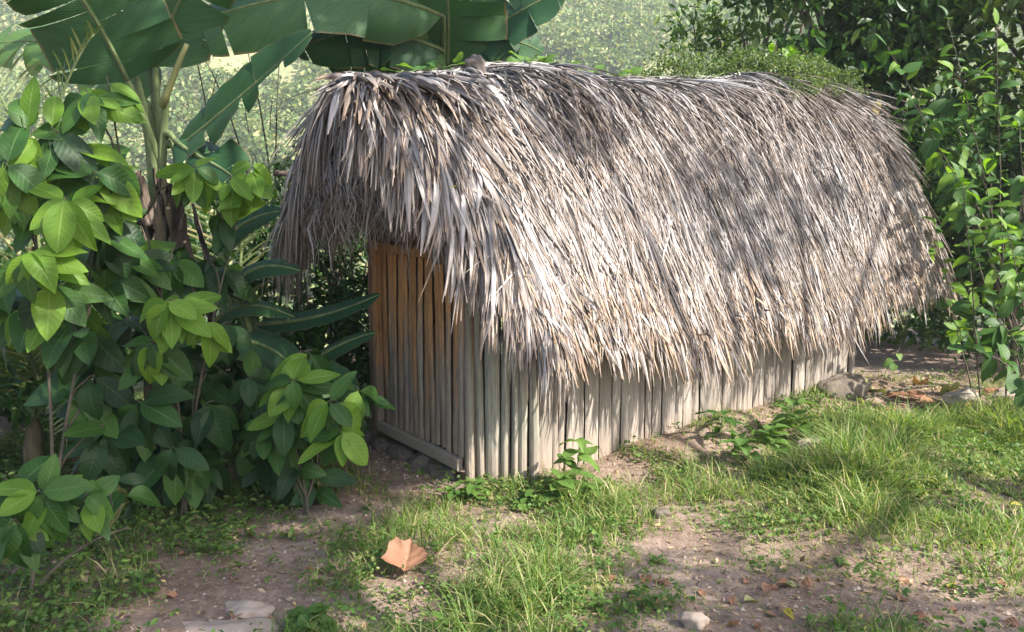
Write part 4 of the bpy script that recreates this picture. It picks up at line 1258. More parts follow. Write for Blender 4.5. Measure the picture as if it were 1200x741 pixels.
tree('shade_bush', on_ground(-1.9, 5.3), 'low dark bush in front of the banana stem base', clumps_box(10, (-2.5, -1.0), (5.2, 5.8), (0.05, 0.8), (0.18, 0.36), 260, 14), 'crown_dark', 0.11, 0.45, 14, cat='bush', trunk_r=0.03, group=gb)
# bare stems standing in the valley edge
for i, (px0, py0, px1, py1, Y) in enumerate([(318, 200, 230, 50, 7.2), (330, 200, 285, 40, 7.4), (258, 140, 225, 55, 7.0), (320, 170, 328, 60, 7.5), (395, 420, 382, 250, 6.4), (420, 430, 408, 240, 6.5), (368, 420, 350, 260, 6.3)]):
    a = rootnear(px0, 420, Y); b_ = at(px1, py1, Y); mid = at(px0, py0, Y)
    tb = tube(bez([a - Vector((0, 0, .1)), mid, b_], 9), [0.014 - 0.0012 * k for k in range(9)], 6)
    e = empty('bare_stem', a, ['thin bare stem leaning under the banana leaf', 'thin bare stem in the gloom beside the hut corner'][i > 3], 'stem', ['bare stems under the banana leaf', 'bare stems beside the hut corner'][i > 3])
    part('stalk', *tb, M['twig'], e)
    part('side_twig', *tube(curve_pts(mid.lerp(b_, .3), mid.lerp(b_, .6) + Vector((0.12, 0.05, 0.1)), 0.02, 5), [0.005, .004, .003, .002, .0015], 5), M['twig'], e)

# ------------------------------------------------------------------ vines and things on the roof
def roof_pt(u, v, lift=0.02):
    return H(u, v, float(roof_z(np.array(float(u)), np.array(float(v)))) + lift)
def vine(label, u0, u1, v0, nleaf, ln, seed, keys=('heart',), cat='vine', group=None):
    r = random.Random(seed)
    pts = [roof_pt(u0 + (u1 - u0) * k / 9, v0 + 0.05 * math.sin(k * 1.3 + seed), 0.035) for k in range(10)]
    t = empty('roof_vine', pts[0], label, cat, group)
    part('stem', *tube(pts, [0.004] * 10, 5), M['greenstem'], t)
    for i in range(nleaf):
        k = r.randrange(0, 9)
        p = pts[k].lerp(pts[k + 1], r.random())
        a = r.uniform(0, 6.28)
        d = Vector((math.cos(a), math.sin(a) - 0.3, r.uniform(0.1, 0.9)))
        place_leaf(keys[i % len(keys)], p, d, ln * r.uniform(0.6, 1.2), t, Vector((0, -0.4, 1)), r.uniform(-.5, .5))
    return t
gv = 'leafy vines on the ridge'
vine('heart leaved vine beside the wood lump on the ridge', 0.55, 1.15, VR - 0.02, 12, 0.12, 1, group=gv)
vine('vine tuft with strap leaves where the ridge nears the banana', -0.15, 0.3, VR, 10, 0.13, 2, ('heart', 'oblong_dark', 'oblong_dark'), group=gv)
vine('vine with few leaves standing clear of the ridge', 1.2, 1.9, VR - 0.06, 8, 0.13, 3, group=gv)
# feathery creeper mound near the far end
cl = []
r = random.Random(5)
for i in range(60):
    if i < 20:
        uu = r.uniform(2.1, 3.3); vv_ = VR + r.uniform(-0.35, -0.02); lf_ = r.uniform(0.05, 0.24)
    else:
        uu = r.uniform(3.15, 4.15); vv_ = VR + r.uniform(-0.25, 0.42); lf_ = r.uniform(0.05, 0.19)
    p = roof_pt(uu, vv_, lf_)
    s = r.uniform(0.10, 0.19)
    cl.append((tuple(p), (s * 1.3, s * 1.2, s * 0.65), 230))
V, F = leaf_cloud(cl, 0.035, 0.5, 77, 0.4, 0.1)
cr = empty('roof_creeper', roof_pt(3.4, VR, 0.0), 'feathery pale green creeper sprawling over the far end of ridge', 'creeper')
part('foliage', V, F, M['vine'], cr, smooth=False)
part('stem', *merge([tube([roof_pt(2.3 + 0.2 * k + j * 0.1, VR + 0.08 * math.sin(k + j * 2), 0.03) for k in range(9)], [0.005] * 9, 5) for j in range(3)]), M['greenstem'], cr)
for i in range(9):
    p = roof_pt(r.uniform(3.3, 4.0), VR + r.uniform(-0.05, 0.2), 0.2)
    place_leaf('bush_light', p, Vector((r.uniform(-1, 1), r.uniform(-1, 0.2), r.uniform(0, 1))), 0.13, cr, Vector((0, -0.5, 1)))
# young sunlit leaf sticking out at the right roof edge and yellow leaf caught in the thatch
p = roof_pt(4.4, -0.3, 0.05)
e = empty('yellow_leaf', p, 'single yellow leaf standing at the far rake of the roof', 'leaf')
place_leaf('yellow', p, Vector((0.5, -0.1, 1)), 0.16, e, Vector((0, -1, 0)), name='blade')
p = roof_pt(-0.28, 0.02, 0.06)
e = empty('yellow_leaf', p, 'tiny yellow leaf caught in the thatch over the door', 'leaf')
place_leaf('yellow', p, Vector((0.5, -0.5, 0.3)), 0.06, e, Vector((0, -0.6, 1)), name='blade')

def lump(name, c, size, seed, mat, label, cat, group=None, rough=0.28, squash=1.0, rot=0.0):
    import bmesh
    bm = bmesh.new()
    bmesh.ops.create_icosphere(bm, subdivisions=4, radius=1.0)
    r = np.random.default_rng(seed)
    offs = r.normal(0, 1, (14, 3)); offs /= np.linalg.norm(offs, axis=1, keepdims=True)
    lev = r.uniform(0.62, 0.95, 14)
    co = np.array([v.co[:] for v in bm.verts])
    d = co @ offs.T
    k = np.min(np.where(d > 0.05, lev[None] / np.maximum(d, 0.05), 9), axis=1)
    co = co * np.minimum(k, 1.1)[:, None]
    co += (vnoise(co[:, 0] * 3 + 5, co[:, 1] * 3 + co[:, 2] * 2, seed)[:, None] - 0.5) * rough * co
    co += (vnoise(co[:, 0] * 9 + 5, co[:, 1] * 9 + co[:, 2] * 7, seed)[:, None] - 0.5) * rough * 0.3 * co
    ca, sa = math.cos(rot), math.sin(rot)
    co = co * np.array(size)[None]
    co = np.stack([co[:, 0] * ca - co[:, 1] * sa, co[:, 0] * sa + co[:, 1] * ca, co[:, 2]], -1)
    fs = [tuple(v.index for v in f.verts) for f in bm.faces]
    bm.free()
    o = link(name, make_mesh(name, co, fs, M[mat]), None, c)
    tag(o, label, cat, group)
    return o
p = roof_pt(0.36, VR + 0.09, 0.03)
lump('wood_lump', tuple(p), (0.085, 0.065, 0.08), 3, 'old_wood', 'grey weathered lump of wood lying on the roof ridge', 'wood', rough=0.5)

# ------------------------------------------------------------------ stones and debris
def stone_at(px, py, size, seed, mat, label, rot=0.0, sink=0.35, group=None, name='stone'):
    q = gpix(px, py)
    return lump(name, (q.x, q.y, q.z + size[2] * (1 - sink * 2)), size, seed, mat, label, 'stone', group, 0.3, 1.0, rot)
stone_at(950, 540, (0.11, 0.09, 0.13), 4, 'stone', 'pale rounded stone half hidden in weeds near the wall')
p = H(3.45, 0.12, 0); lump('stone', (p.x, p.y, g1(p.x, p.y) + 0.03), (0.30, 0.13, 0.14), 9, 'dark_stone', 'broad grey brown footing stone under the far wall corner', 'stone', rot=math.atan2(EU[1], EU[0]))
stone_at(815, 733, (0.06, 0.05, 0.045), 12, 'path_stone', 'small tan stone in the shaded earth before the grass')
stone_at(285, 712, (0.17, 0.12, 0.06), 13, 'path_stone', 'flat pinkish stone set in the path', sink=0.78)
stone_at(250, 738, (0.26, 0.11, 0.06), 14, 'path_stone', 'long flat slab forming a step in the path', 0.05, sink=0.78)
stone_at(775, 605, (0.05, 0.04, 0.04), 16, 'dark_stone', 'dark clod of earth in the worn patch')
stone_at(500, 668, (0.05, 0.04, 0.02), 17, 'dark_stone', 'grey pebble touching the big brown leaf')
p = H(0.0, -0.85, 0)
for i, (vv_, sx) in enumerate([(-1.2, 0.13), (-0.95, 0.14), (-0.7, 0.13), (-0.45, 0.14)]):
    p = H(-0.06, vv_, 0); lump('stone', (p.x, p.y, g1(p.x, p.y) + 0.0), (sx, 0.09, 0.075), 30 + i, 'dark_stone', 'dark sill stone under the door rail', 'stone', 'sill stones under the door', rot=math.atan2(EN[1], EN[0]))
q = gpix(1125, 478)
lump('wood_chunk', (q.x, q.y, q.z + 0.07), (0.14, 0.08, 0.09), 41, 'stone', 'reddish broken chunk of wood lying in the dry litter', 'wood', rough=0.35, rot=-0.4)
q = gpix(1185, 470)
lump('stone', (q.x, q.y, q.z + 0.04), (0.16, 0.1, 0.09), 42, 'stone', 'crumbly earth covered stone at the thicket foot', 'stone')
for i, (a, b_) in enumerate([((1010, 470), (1100, 455)), ((1060, 462), (1150, 488)), ((1080, 450), (1190, 462)), ((1000, 455), (1075, 478)), ((40, 505), (110, 560)), ((5, 570), (80, 535)), ((150, 545), (215, 520))]):
    p0 = gpix(*a); p1 = gpix(*b_)
    e = empty('dry_stick', p0, 'dry grey stick on the litter beside the hut end' if i < 4 else 'dry stick on the shaded ground under the saplings', 'stick', 'sticks in the litter beside the hut end' if i < 4 else 'sticks under the saplings')
    pts = [p0.lerp(p1, k / 5) for k in range(6)]
    pts = [Vector((v.x, v.y, g1(v.x, v.y) + 0.02)) for v in pts]
    part('shaft', *tube(pts, [0.014 - 0.0015 * k for k in range(6)], 6), M['twig'], e)

# ------------------------------------------------------------------ fallen leaves one can pick out
def fallen(px, py, ln, key, label, rot, group=None, tilt=0.12, name='fallen_leaf', lift=0.03):
    q = gpix(px, py)
    e = empty(name, q, label, 'leaf', group)
    d = Vector((math.cos(rot), math.sin(rot), tilt))
    place_leaf(key, q + Vector((0, 0, lift)) - d.normalized() * ln * 0.5, d, ln, e, Vector((0, -0.15, 1)), random.uniform(-.2, .2), name='blade')
    return e
# the big brown leaf in front: lobed, cupped
q = gpix(474, 676)
e = empty('fallen_leaf', q, 'large orange brown dead leaf lying in the grass', 'leaf')
V = []; F = []; uv = []
ol = [(-0.42, 0.95), (-0.1, 0.80), (0.12, 0.98), (0.35, 0.72), (0.62, 0.42), (0.95, 0.02), (0.88, -0.25), (0.45, -0.42), (0.18, -0.62), (-0.15, -0.50), (-0.6, -0.40), (-0.9, -0.15), (-0.72, 0.2), (-0.66, 0.6)]
ol = [(x * 0.115, y * 0.115) for x, y in ol]
rings = 9
ol2 = []
for i in range(len(ol)):
    (xa, ya), (xb, yb) = ol[i], ol[(i + 1) % len(ol)]
    for k in range(3):
        f = k / 3; jx = random.uniform(-0.004, 0.004)
        ol2.append((xa + (xb - xa) * f + jx, ya + (yb - ya) * f + random.uniform(-0.004, 0.004)))
ol = ol2
def bleaf_z(x, y, f):
    ax_ = abs(x - 0.01 - 0.1 * y)
    return 0.045 + 0.42 * (y + 0.06) + 0.16 * ax_ - 0.006 * math.exp(-(ax_ / 0.006) ** 2) + 0.0012 * math.sin(120 * (y - 0.5 * ax_)) * min(1, ax_ / 0.02) + 0.018 * f ** 4
V.append((0, 0.01, bleaf_z(0, 0.01, 0))); uv.append((0.5, 0.5))
for k in range(1, rings + 1):
    for i, (x, y) in enumerate(ol):
        f = k / rings
        V.append((x * f, y * f * 0.9, bleaf_z(x * f, y * f, f) + 0.0035 * math.sin(i * 0.45 + 1) * f)); uv.append((0.5 + 0.5 * x * f / 0.115, 0.5 + 0.5 * y * f / 0.115))
m_ = len(ol)
for i in range(m_): F.append((0, 1 + i, 1 + (i + 1) % m_))
for k in range(rings - 1):
    for i in range(m_):
        a = 1 + k * m_
        F.append((a + i, a + m_ + i, a + m_ + (i + 1) % m_, a + (i + 1) % m_))
link('blade', make_mesh('blade', V, F, M['dry_leaf'], uv), e)
gd = 'dry leaves piled beside the hut end'
for (px, py, ln, key, rot) in [(1062, 470, 0.36, 'dry', 2.5), (1092, 478, 0.30, 'dry', 0.6), (1030, 462, 0.34, 'fade', 0.3), (1078, 452, 0.26, 'dry', 1.2), (1110, 462, 0.24, 'fade', 2.0), (1140, 482, 0.22, 'dry', 0.1), (1035, 485, 0.28, 'dry', 1.9), (1160, 465, 0.2, 'dry', 2.7), (1015, 480, 0.22, 'fade', 1.1), (1105, 492, 0.18, 'yellow', 0.5)]:
    lab = {'dry': 'curled brown dead leaf in the litter beside the hut end', 'fade': 'pale faded dead leaf in the litter beside the hut end', 'yellow': 'yellow fallen leaf in the litter beside the hut end'}[key]
    fallen(px, py, ln, key, lab, rot, gd + (' ' + key if key != 'dry' else ''), lift=0.06)
gl = 'small dry leaves on the bare earth'
rr = random.Random(9)
for i in range(46):
    px = rr.choice([rr.uniform(880, 1190), rr.uniform(700, 900), rr.uniform(190, 420)])
    py = rr.uniform(680, 738) if px > 700 else rr.uniform(600, 738)
    fallen(px, py, rr.uniform(0.05, 0.09), 'dry' if i % 5 else 'fade', 'small curled dry leaf on bare earth', rr.uniform(0, 6.28), gl, 0.1, lift=0.012)
for (px, py) in [(1115, 690), (922, 722), (1190, 595)]:
    fallen(px, py, 0.06, 'yellow', 'small yellow leaf fallen at the grass edge', rr.uniform(0, 6), 'yellow leaves at the grass edge', 0.2, lift=0.02)
for (px, py) in [(40, 520), (25, 600), (90, 545), (175, 530), (60, 470)]:
    fallen(px, py, 0.2, 'fade' if px % 2 else 'dry', 'dry leaf on the slope under the saplings', rr.uniform(0, 6), 'dry leaves under the saplings', 0.2, lift=0.04)

# ------------------------------------------------------------------ grass, ground cover and litter
def blobs(px, py, L):
    m = np.zeros_like(px)
    px = px + 26 * (vnoise(px / 22, py / 12, 81) - 0.5); py = py + 14 * (vnoise(px / 25, py / 13, 82) - 0.5)
    for (cx, cy, rx, ry, s) in L:
        m = np.maximum(m, s * np.exp(-(((px - cx) / rx) ** 2 + ((py - cy) / ry) ** 2) ** 2.2))
    return m
DIRT = [(474, 682, 36, 18, 0.9), (400, 598, 75, 28, 1), (330, 650, 75, 40, .95), (270, 705, 120, 45, 1), (230, 740, 140, 40, 1), (810, 640, 62, 18, .9), (860, 685, 60, 22, .9), (970, 705, 90, 24, .95), (1100, 718, 130, 24, .95), (730, 552, 52, 18, 1), (800, 522, 80, 16, 1), (880, 545, 40, 14, .6), (545, 672, 40, 22, .8), (500, 720, 40, 25, .6),
        (470, 540, 80, 34, 1), (1090, 470, 120, 26, 1), (850, 735, 90, 22, .7), (150, 740, 90, 20, .8), (700, 735, 80, 14, .4), (1010, 620, 40, 10, .5)]
def scatter(n_, seed, xr=(-3.6, 5.6), yr=(1.9, 7.6)):
    r = np.random.default_rng(seed)
    x = r.uniform(*xr, n_); y = r.uniform(*yr, n_)
    px, py = proj(x, y, gh(x, y))
    u, v = to_uv(x, y)
    inside = (u > -0.06) & (u < 3.9) & (v < 0.06) & (v > -1.6) & ~((u < 0.405) & (v > -0.244 + u * 0.6 + 0.02))
    keep = (px > -150) & (px < 1350) & (py < 860) & ~inside
    return x[keep], y[keep], px[keep], py[keep], r
x, y, px, py, r = scatter(400000, 71)
den = 1 - blobs(px, py, DIRT)
patch = vnoise(x * 1.7, y * 1.7, 31) * 0.6 + vnoise(x * 5, y * 5, 32) * 0.4
den = den * (0.40 + 0.60 * sstep(0.22, 0.45, patch))
lush = np.maximum(blobs(px, py, [(1050, 550, 190, 70, 1), (1160, 560, 120, 80, 1), (950, 590, 120, 40, .8), (640, 600, 80, 40, .6), (640, 700, 160, 40, .4)]), 0.0)
left = 1 - sstep(240, 420, px)
den = np.clip(den * (0.60 + 0.5 * lush) * (1 - 0.5 * left), 0, 1)
den = den * (1 - 0.8 * sstep(6.6, 7.4, y))
k = r.uniform(0, 1, len(x)) < den
x, y, px, py, lush = x[k], y[k], px[k], py[k], lush[k]
# tufting: pull blades towards tuft centres
tx = np.round(x * 14) / 14 + (vnoise(np.round(x * 14) * 1.7, np.round(y * 14) * 2.3, 41) - 0.5) * 0.06
ty = np.round(y * 14) / 14 + (vnoise(np.round(x * 14) * 2.1, np.round(y * 14) * 1.3, 42) - 0.5) * 0.06
f = r.uniform(0, 0.85, len(x)) ** 1.0
x = x * (1 - f) + tx * f; y = y * (1 - f) + ty * f
n_ = len(x)
hgt = (0.4 + 1.2 * sstep(0.3, 0.75, vnoise(x * 2.2 + 5, y * 2.2, 35))) * (0.03 + 0.085 * r.uniform(0, 1, n_) ** 2 + 0.11 * lush * r.uniform(0.2, 1, n_) ** 1.5) * (0.7 + 0.6 * vnoise(x * 3, y * 3, 33))
an = r.uniform(0, 6.28, n_); lean = r.uniform(0.2, 1.6, n_)
K = 4
t = np.linspace(0, 1, K)[None, :]
bx = np.cos(an)[:, None] * lean[:, None] * hgt[:, None] * t ** 1.8
by = np.sin(an)[:, None] * lean[:, None] * hgt[:, None] * t ** 1.8
bz = hgt[:, None] * (t - 0.28 * lean[:, None] * t ** 2.4)
z0 = gh(x, y) - 0.006
P = np.stack([x[:, None] + bx, y[:, None] + by, z0[:, None] + bz], -1)
sa = an + 1.57 + r.normal(0, 0.5, n_)
wd = r.uniform(0.0012, 0.0032, n_) * (1 + 0.5 * lush)
prof = np.array([0.8, 1.0, 0.75, 0.05])
Sx = np.stack([np.cos(sa)[:, None] * wd[:, None] * prof, np.sin(sa)[:, None] * wd[:, None] * prof, np.zeros((n_, K))], -1)
V = np.stack([P - Sx, P + Sx], 2).reshape(-1, 3)
i_ = np.arange(n_)[:, None] * K * 2; k_ = np.arange(K - 1)[None] * 2
b0 = (i_ + k_).reshape(-1)
F = np.stack([b0, b0 + 1, b0 + 3, b0 + 2], -1)
gr = link('grass', make_mesh('grass', V, F, M['grass']))
tag(gr, 'short sunlit grass growing in tufts before the hut', 'grass', kind='stuff')
NG = n_
# low leafy ground cover
x, y, px, py, r = scatter(70000, 72)
den = 1 - blobs(px, py, DIRT)
cov = vnoise(x * 2.3 + 4, y * 2.3, 51) * 0.6 + vnoise(x * 7, y * 7, 52) * 0.4
lf = 1 - sstep(200, 420, px)
den = np.clip(den * sstep(0.36, 0.62, cov + 0.24 * lf) * (0.55 + 1.0 * lf), 0, 1) * (1 - 0.7 * sstep(6.2, 7.2, y))
k = r.uniform(0, 1, len(x)) < den
x, y = x[k], y[k]
n_ = len(x); q = 4
cx = np.repeat(x, q) + r.normal(0, 0.014, n_ * q); cy = np.repeat(y, q) + r.normal(0, 0.014, n_ * q)
cz = gh(cx, cy) + np.repeat(r.uniform(0.01, 0.075, n_), q) + r.uniform(-0.008, 0.012, n_ * q)
d = r.normal(0, 1, (n_ * q, 3)); d[:, 2] = d[:, 2] * 0.35; d /= np.linalg.norm(d, axis=1, keepdims=True)
nn = r.normal(0, 0.45, (n_ * q, 3)); nn[:, 2] += 1; nn -= d * np.sum(nn * d, 1, keepdims=True); nn /= np.linalg.norm(nn, axis=1, keepdims=True)
s = np.cross(d, nn); L = np.repeat(r.uniform(0.014, 0.036, (n_, 1)), q, 0) * r.uniform(0.7, 1.2, (n_ * q, 1)); W = L * 0.6
C = np.stack([cx, cy, cz], -1)
V = np.stack([C, C + d * L * .35 + s * W * .5 + nn * W * .1, C + d * L * .75 + s * W * .38, C + d * L - nn * L * .1, C + d * L * .75 - s * W * .38, C + d * L * .35 - s * W * .5 + nn * W * .1], 1).reshape(-1, 3)
b0 = np.arange(n_ * q)[:, None] * 6
F = np.concatenate([b0 + np.array([0, 1, 2, 3]), b0 + np.array([0, 3, 4, 5])], 0)
gc = link('ground_cover', make_mesh('ground_cover', V, F, M['cover'], smooth=False))
tag(gc, 'low small leaved weeds creeping over the soil', 'weeds', kind='stuff')
# crumbs of dry litter
x, y, px, py, r = scatter(60000, 73)
den = 0.22 + 0.8 * blobs(px, py, [(1090, 470, 130, 30, 1), (1080, 710, 200, 40, .9), (450, 545, 90, 40, .8), (60, 520, 160, 80, .9), (860, 680, 100, 40, .6), (300, 690, 150, 60, .35)])
k = r.uniform(0, 1, len(x)) < den * 0.55
x, y = x[k], y[k]; n_ = len(x)
C = np.stack([x, y, gh(x, y) + r.uniform(0.002, 0.012, n_)], -1)
d = r.normal(0, 1, (n_, 3)); d[:, 2] *= 0.2; d /= np.linalg.norm(d, axis=1, keepdims=True)
nn = r.normal(0, 0.4, (n_, 3)); nn[:, 2] += 1; nn -= d * np.sum(nn * d, 1, keepdims=True); nn /= np.linalg.norm(nn, axis=1, keepdims=True)
s = np.cross(d, nn); L = r.uniform(0.01, 0.05, (n_, 1)); W = L * r.uniform(0.12, 0.55, (n_, 1))
V = np.stack([C, C + d * L * .4 + s * W * .5 + nn * W * .25, C + d * L + nn * L * 0.1, C + d * L * .4 - s * W * .5 + nn * W * .25], 1).reshape(-1, 3)
b0 = np.arange(n_)[:, None] * 4
F = b0 + np.array([0, 1, 2, 3])
lt = link('leaf_litter', make_mesh('leaf_litter', V, F, M['litter'], smooth=False))
tag(lt, 'crumbled dry leaves and straw scattered over the earth', 'litter', kind='stuff')

# crumbs of earth and grit lying on the bare patches
x, y, px, py, r = scatter(60000, 74)
den = 0.10 + 0.9 * blobs(px, py, DIRT)
k = r.uniform(0, 1, len(x)) < den * 0.6
x, y = x[k], y[k]; n_ = len(x)
sz = 0.0025 + 0.013 * r.uniform(0, 1, n_) ** 4
C = np.stack([x, y, gh(x, y) + sz * 0.25], -1)
oc = np.array([(1, 0, 0), (0, 1, 0), (-1, 0, 0), (0, -1, 0), (0.2, 0.1, 0.8), (0, 0, -0.7)])
jit = r.uniform(0.6, 1.3, (n_, 6, 1)); an = r.uniform(0, 6.28, n_)
ca, sa = np.cos(an)[:, None], np.sin(an)[:, None]
ox = oc[None, :, 0] * ca - oc[None, :, 1] * sa; oy = oc[None, :, 0] * sa + oc[None, :, 1] * ca
V = (C[:, None, :] + np.stack([ox, oy, np.broadcast_to(oc[None, :, 2], ox.shape)], -1) * jit * sz[:, None, None]).reshape(-1, 3)
b0 = np.arange(n_)[:, None] * 6
F = np.concatenate([b0 + np.array(q_) for q_ in ((0, 1, 4), (1, 2, 4), (2, 3, 4), (3, 0, 4), (1, 0, 5), (2, 1, 5), (3, 2, 5), (0, 3, 5))], 0)
sc = link('soil_crumbs', make_mesh('soil_crumbs', V, F, M['crumb'], smooth=False))
tag(sc, 'crumbs of earth and grit on the bare patches', 'soil crumbs', kind='stuff')

# ------------------------------------------------------------------ weeds that stand out
def weed(px, py, h, nleaf, ln, label, key='weed', group=None, lean=(0, 0)):
    q = gpix(px, py)
    t = empty('weed', q, label, 'weed', group)
    pts = [q + Vector((lean[0] * f + 0.01 * math.sin(f * 5 + px), lean[1] * f, h * f - 0.01)) for f in [0, .2, .4, .6, .8, 1]]
    part('stem', *tube(pts, [0.004, .0037, .0033, .003, .0025, .002], 5), M['greenstem'], t)
    for i in range(nleaf):
        f = 0.25 + 0.75 * (i + 1) / nleaf
        p = q + Vector((lean[0] * f, lean[1] * f, h * f - 0.01))
        a = i * 2.4 + px
        place_leaf(key, p, Vector((math.cos(a), math.sin(a), random.uniform(-0.1, 0.6))), ln * random.uniform(0.7, 1.15) * (1.1 - 0.35 * f), t, Vector((0, 0, 1)))
    return t
weed(676, 578, 0.33, 12, 0.17, 'tallest bright seedling standing against the sunlit wall')
weed(655, 590, 0.18, 18, 0.14, 'bushy seedling at the foot of the tallest one')
weed(362, 738, 0.08, 18, 0.14, 'bright yellow green seedling beside the stone path')
weed(556, 588, 0.12, 14, 0.11, 'bright seedling below the corner bamboo panel')
weed(535, 585, 0.08, 10, 0.10, 'small seedling at the end of the door rail')
weed(905, 540, 0.22, 14, 0.14, 'weed with round leaves before the footing stone', 'heart')
weed(930, 520, 0.28, 14, 0.16, 'taller round leaved weed climbing the far wall corner', 'heart')
weed(870, 545, 0.18, 12, 0.13, 'round leaved weed left of the pale stone', 'heart')
weed(965, 545, 0.17, 12, 0.12, 'leafy weed right of the pale stone')
weed(690, 590, 0.12, 14, 0.10, 'small bushy weed right of the tallest seedling')
weed(625, 592, 0.10, 12, 0.10, 'small weed in front of the dark slit at the wall corner')
weed(845, 520, 0.22, 9, 0.22, 'strap leaved weed against the long wall', 'oblong_dark')
gw_ = 'low weeds scattered in the grass'
for (px, py) in [(600, 722), (625, 690), (700, 640), (745, 700), (770, 660), (340, 632), (395, 650), (470, 620), (580, 640), (700, 715), (520, 735), (760, 715), (820, 600), (890, 625), (1010, 575), (1105, 590), (1150, 640), (430, 600), (640, 655), (560, 700), (985, 660), (1160, 530), (690, 610), (610, 600)]:
    weed(px, py, random.uniform(0.03, 0.08), random.randint(5, 9), random.uniform(0.04, 0.075), 'low leafy weed in the sunny grass', 'weed', gw_)
gw_ = 'shaded weeds under the saplings'
for (px, py) in [(195, 580), (230, 600), (150, 620), (90, 690), (60, 725), (200, 650), (170, 700), (120, 655), (250, 570), (300, 590), (40, 690), (215, 625)]:
    weed(px, py, random.uniform(0.04, 0.10), random.randint(6, 10), random.uniform(0.045, 0.08), 'low leafy weed in the shade under the saplings', 'weed', gw_)

# ------------------------------------------------------------------ far valley side: woodland that reads as one mass
r = np.random.default_rng(91)
n_ = 9000
hy = 24 + 140 * r.uniform(0, 1, n_) ** 1.2
hx = r.uniform(-0.85, 0.85, n_) * (hy + 12)
dens = vnoise(hx * 0.06, hy * 0.06, 61)
k = (dens > 0.08) | (hx > 0.0 * hy) & (dens > 0.05)
hx, hy = hx[k], hy[k]; hz = gh(hx, hy)
cl = []
for a, b_, c in zip(hx, hy, hz):
    s = (r.uniform(0.4, 1.0) ** 1.5 * 2.6) * (0.55 + 0.006 * b_)
    cl.append(((a, b_, c + s * 0.5), (s, s, s * r.uniform(0.6, 1.1)), 70))
V, F = leaf_cloud(cl, 0.6, 0.75, 92, 0.6, 0.0)
hv = link('hillside_woodland', make_mesh('hillside_woodland', V, F, M['hill_leaf'], smooth=False))
tag(hv, 'hazy scrub and woodland covering the opposite valley side', 'woodland', kind='stuff')

# ------------------------------------------------------------------ shade trees standing beside the camera, out of frame
def shade_clump(target, s, rad, cnt):
    c = Vector(target) + SUN * s
    return (tuple(c), (rad, rad, rad * 0.7), cnt)
sh = []
# shade falling on the middle of the roof, the lower right earth, the path and the left ground
for (t, s, rad, cnt) in [
    ((1.6, 5.6, 2.0), 7.5, 0.55, 150), ((2.4, 6.1, 2.0), 7.2, 0.55, 120), ((3.5, 7.0, 2.2), 7.0, 0.3, 50), ((2.0, 5.5, 1.7), 7.6, 0.4, 100), ((0.6, 5.2, 2.3), 7.4, 0.4, 90),
    ((0.95, 3.2, 0), 9.0, 0.5, 230), ((1.5, 2.9, 0), 9.3, 0.5, 230), ((0.5, 2.8, 0), 9.3, 0.35, 120), ((1.9, 2.5, 0), 8.6, 0.5, 220)]:
    sh.append(shade_clump(t, s, rad, cnt))
tree('shade_tree', on_ground(6.6, 1.6), 'broad shade tree standing in the clearing opposite the long wall', sh, 'crown_mid', 0.16, 0.5, 101, trunk_r=0.16)
sh = []
for (t, s, rad, cnt) in [
    ((-2.2, 3.0, 0), 8.5, 0.7, 420), ((-1.6, 2.6, 0), 8.8, 0.55, 300), ((-2.6, 4.0, 0.2), 8.3, 0.6, 240), ((-1.9, 3.9, 0.1), 8.6, 0.5, 190), ((-1.2, 3.9, 0), 8.2, 0.45, 220), ((-2.9, 2.4, 0), 9.0, 0.7, 400), ((-1.0, 3.2, 0), 8.9, 0.28, 80), ((-3.3, 4.8, 0.6), 8.0, 0.8, 240), ((-2.0, 4.7, 0.8), 8.2, 0.5, 150), ((-1.4, 4.7, 0.5), 8.4, 0.45, 170), ((-0.7, 4.3, 0.2), 8.0, 0.35, 160), ((-2.5, 5.4, 3.3), 5.5, 0.6, 330), ((-2.2, 5.6, 2.7), 5.8, 0.5, 230), ((-1.4, 5.8, 3.4), 5.5, 0.6, 330), ((-0.8, 6.4, 3.4), 5.5, 0.55, 300), ((-1.9, 5.5, 3.6), 5.3, 0.5, 260), ((-0.3, 6.7, 3.4), 5.4, 0.5, 260), ((-1.7, 4.15, 0.45), 8.0, 0.42, 190), ((-2.15, 4.15, 0.35), 8.1, 0.45, 220), ((-1.25, 4.3, 0.25), 7.9, 0.36, 150), ((-2.0, 3.2, 0.2), 8.4, 0.5, 220), ((-1.5, 5.6, 3.2), 5.0, 0.5, 240), ((-1.1, 6.0, 3.1), 5.0, 0.5, 240)]:
    sh.append(shade_clump(t, s, rad, cnt))
tree('shade_tree', on_ground(3.6, -1.6), 'broad shade tree standing behind the path', sh, 'crown_mid', 0.16, 0.5, 102, trunk_r=0.17)
sh = []
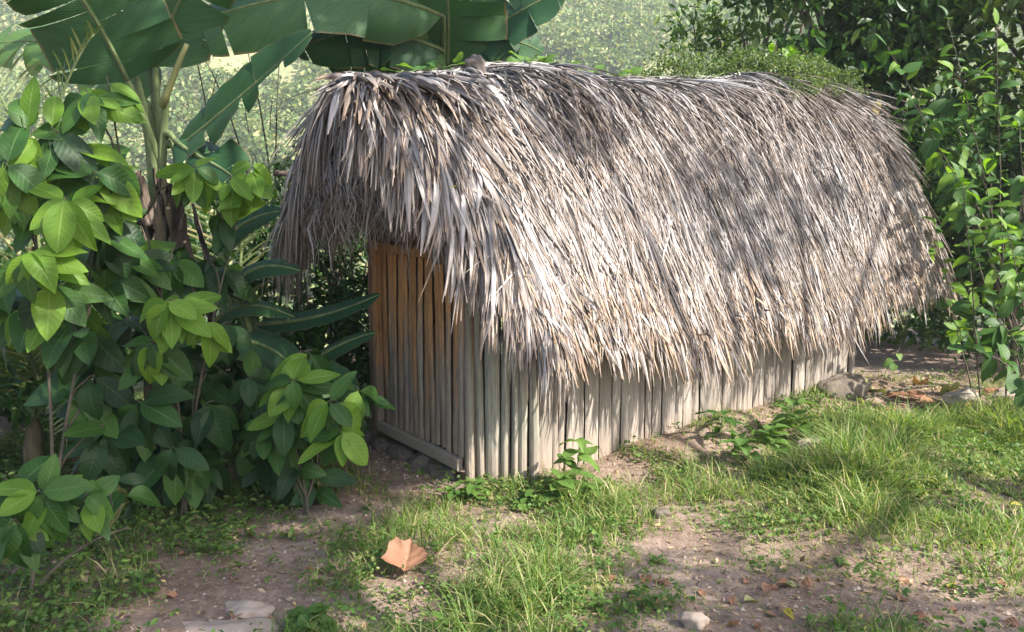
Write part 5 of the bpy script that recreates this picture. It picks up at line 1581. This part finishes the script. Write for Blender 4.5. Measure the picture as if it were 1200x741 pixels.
for (t, s, rad, cnt) in [((4.6, 8.2, 1.5), 7.5, 0.8, 350), ((5.6, 8.6, 2.5), 7.0, 0.9, 420), ((3.9, 9.0, 3.0), 7.0, 0.9, 420), ((4.8, 8.8, 3.8), 6.5, 0.8, 380), ((5.0, 7.6, 0.3), 8.0, 0.7, 320), ((6.3, 8.6, 1.2), 7.2, 0.8, 350), ((6.2, 9.0, 4.0), 6.4, 0.8, 350), ((3.4, 9.4, 4.2), 6.4, 0.8, 350)]:
    sh.append(shade_clump(t, s, rad, cnt // 2))
tree('shade_tree', on_ground(10.2, 6.6), 'broad shade tree standing past the thicket', sh, 'crown_mid', 0.17, 0.5, 103, trunk_r=0.18)
# ------------------------------------------------------------------ the valley's hazy air
zs = [v for v in (float(Z.min()), float(Z.max()))]
hz0, hz1 = zs[0] - 1.0, zs[1] + 8.0
x0, x1, y0, y1 = xs[0] - 3, xs[-1] + 3, ys[0] - 3, ys[-1] + 3
V = [(x0, y0, hz0), (x1, y0, hz0), (x1, y1, hz0), (x0, y1, hz0), (x0, y0, hz1), (x1, y0, hz1), (x1, y1, hz1), (x0, y1, hz1)]
F = [(3, 2, 1, 0), (4, 5, 6, 7), (0, 1, 5, 4), (1, 2, 6, 5), (2, 3, 7, 6), (3, 0, 4, 7)]
m = bpy.data.materials.new('haze_air')
m.use_nodes = True
m.node_tree.nodes.clear()
ou = m.node_tree.nodes.new('ShaderNodeOutputMaterial')
pv = m.node_tree.nodes.new('ShaderNodeVolumePrincipled')
pv.inputs['Color'].default_value = (0.93, 0.96, 1.0, 1)
pv.inputs['Density'].default_value = 0.0014
pv.inputs['Anisotropy'].default_value = 0.2
m.node_tree.links.new(pv.outputs[0], ou.inputs['Volume'])
hz = link('haze', make_mesh('haze', V, F, m, smooth=False))
tag(hz, 'pale haze hanging in the valley air', 'haze', kind='stuff')
print('grass blades', NG, 'tris', sum(len(o.data.polygons) for o in bpy.data.objects if o.type == 'MESH') * 2, 'objects', len(bpy.data.objects))
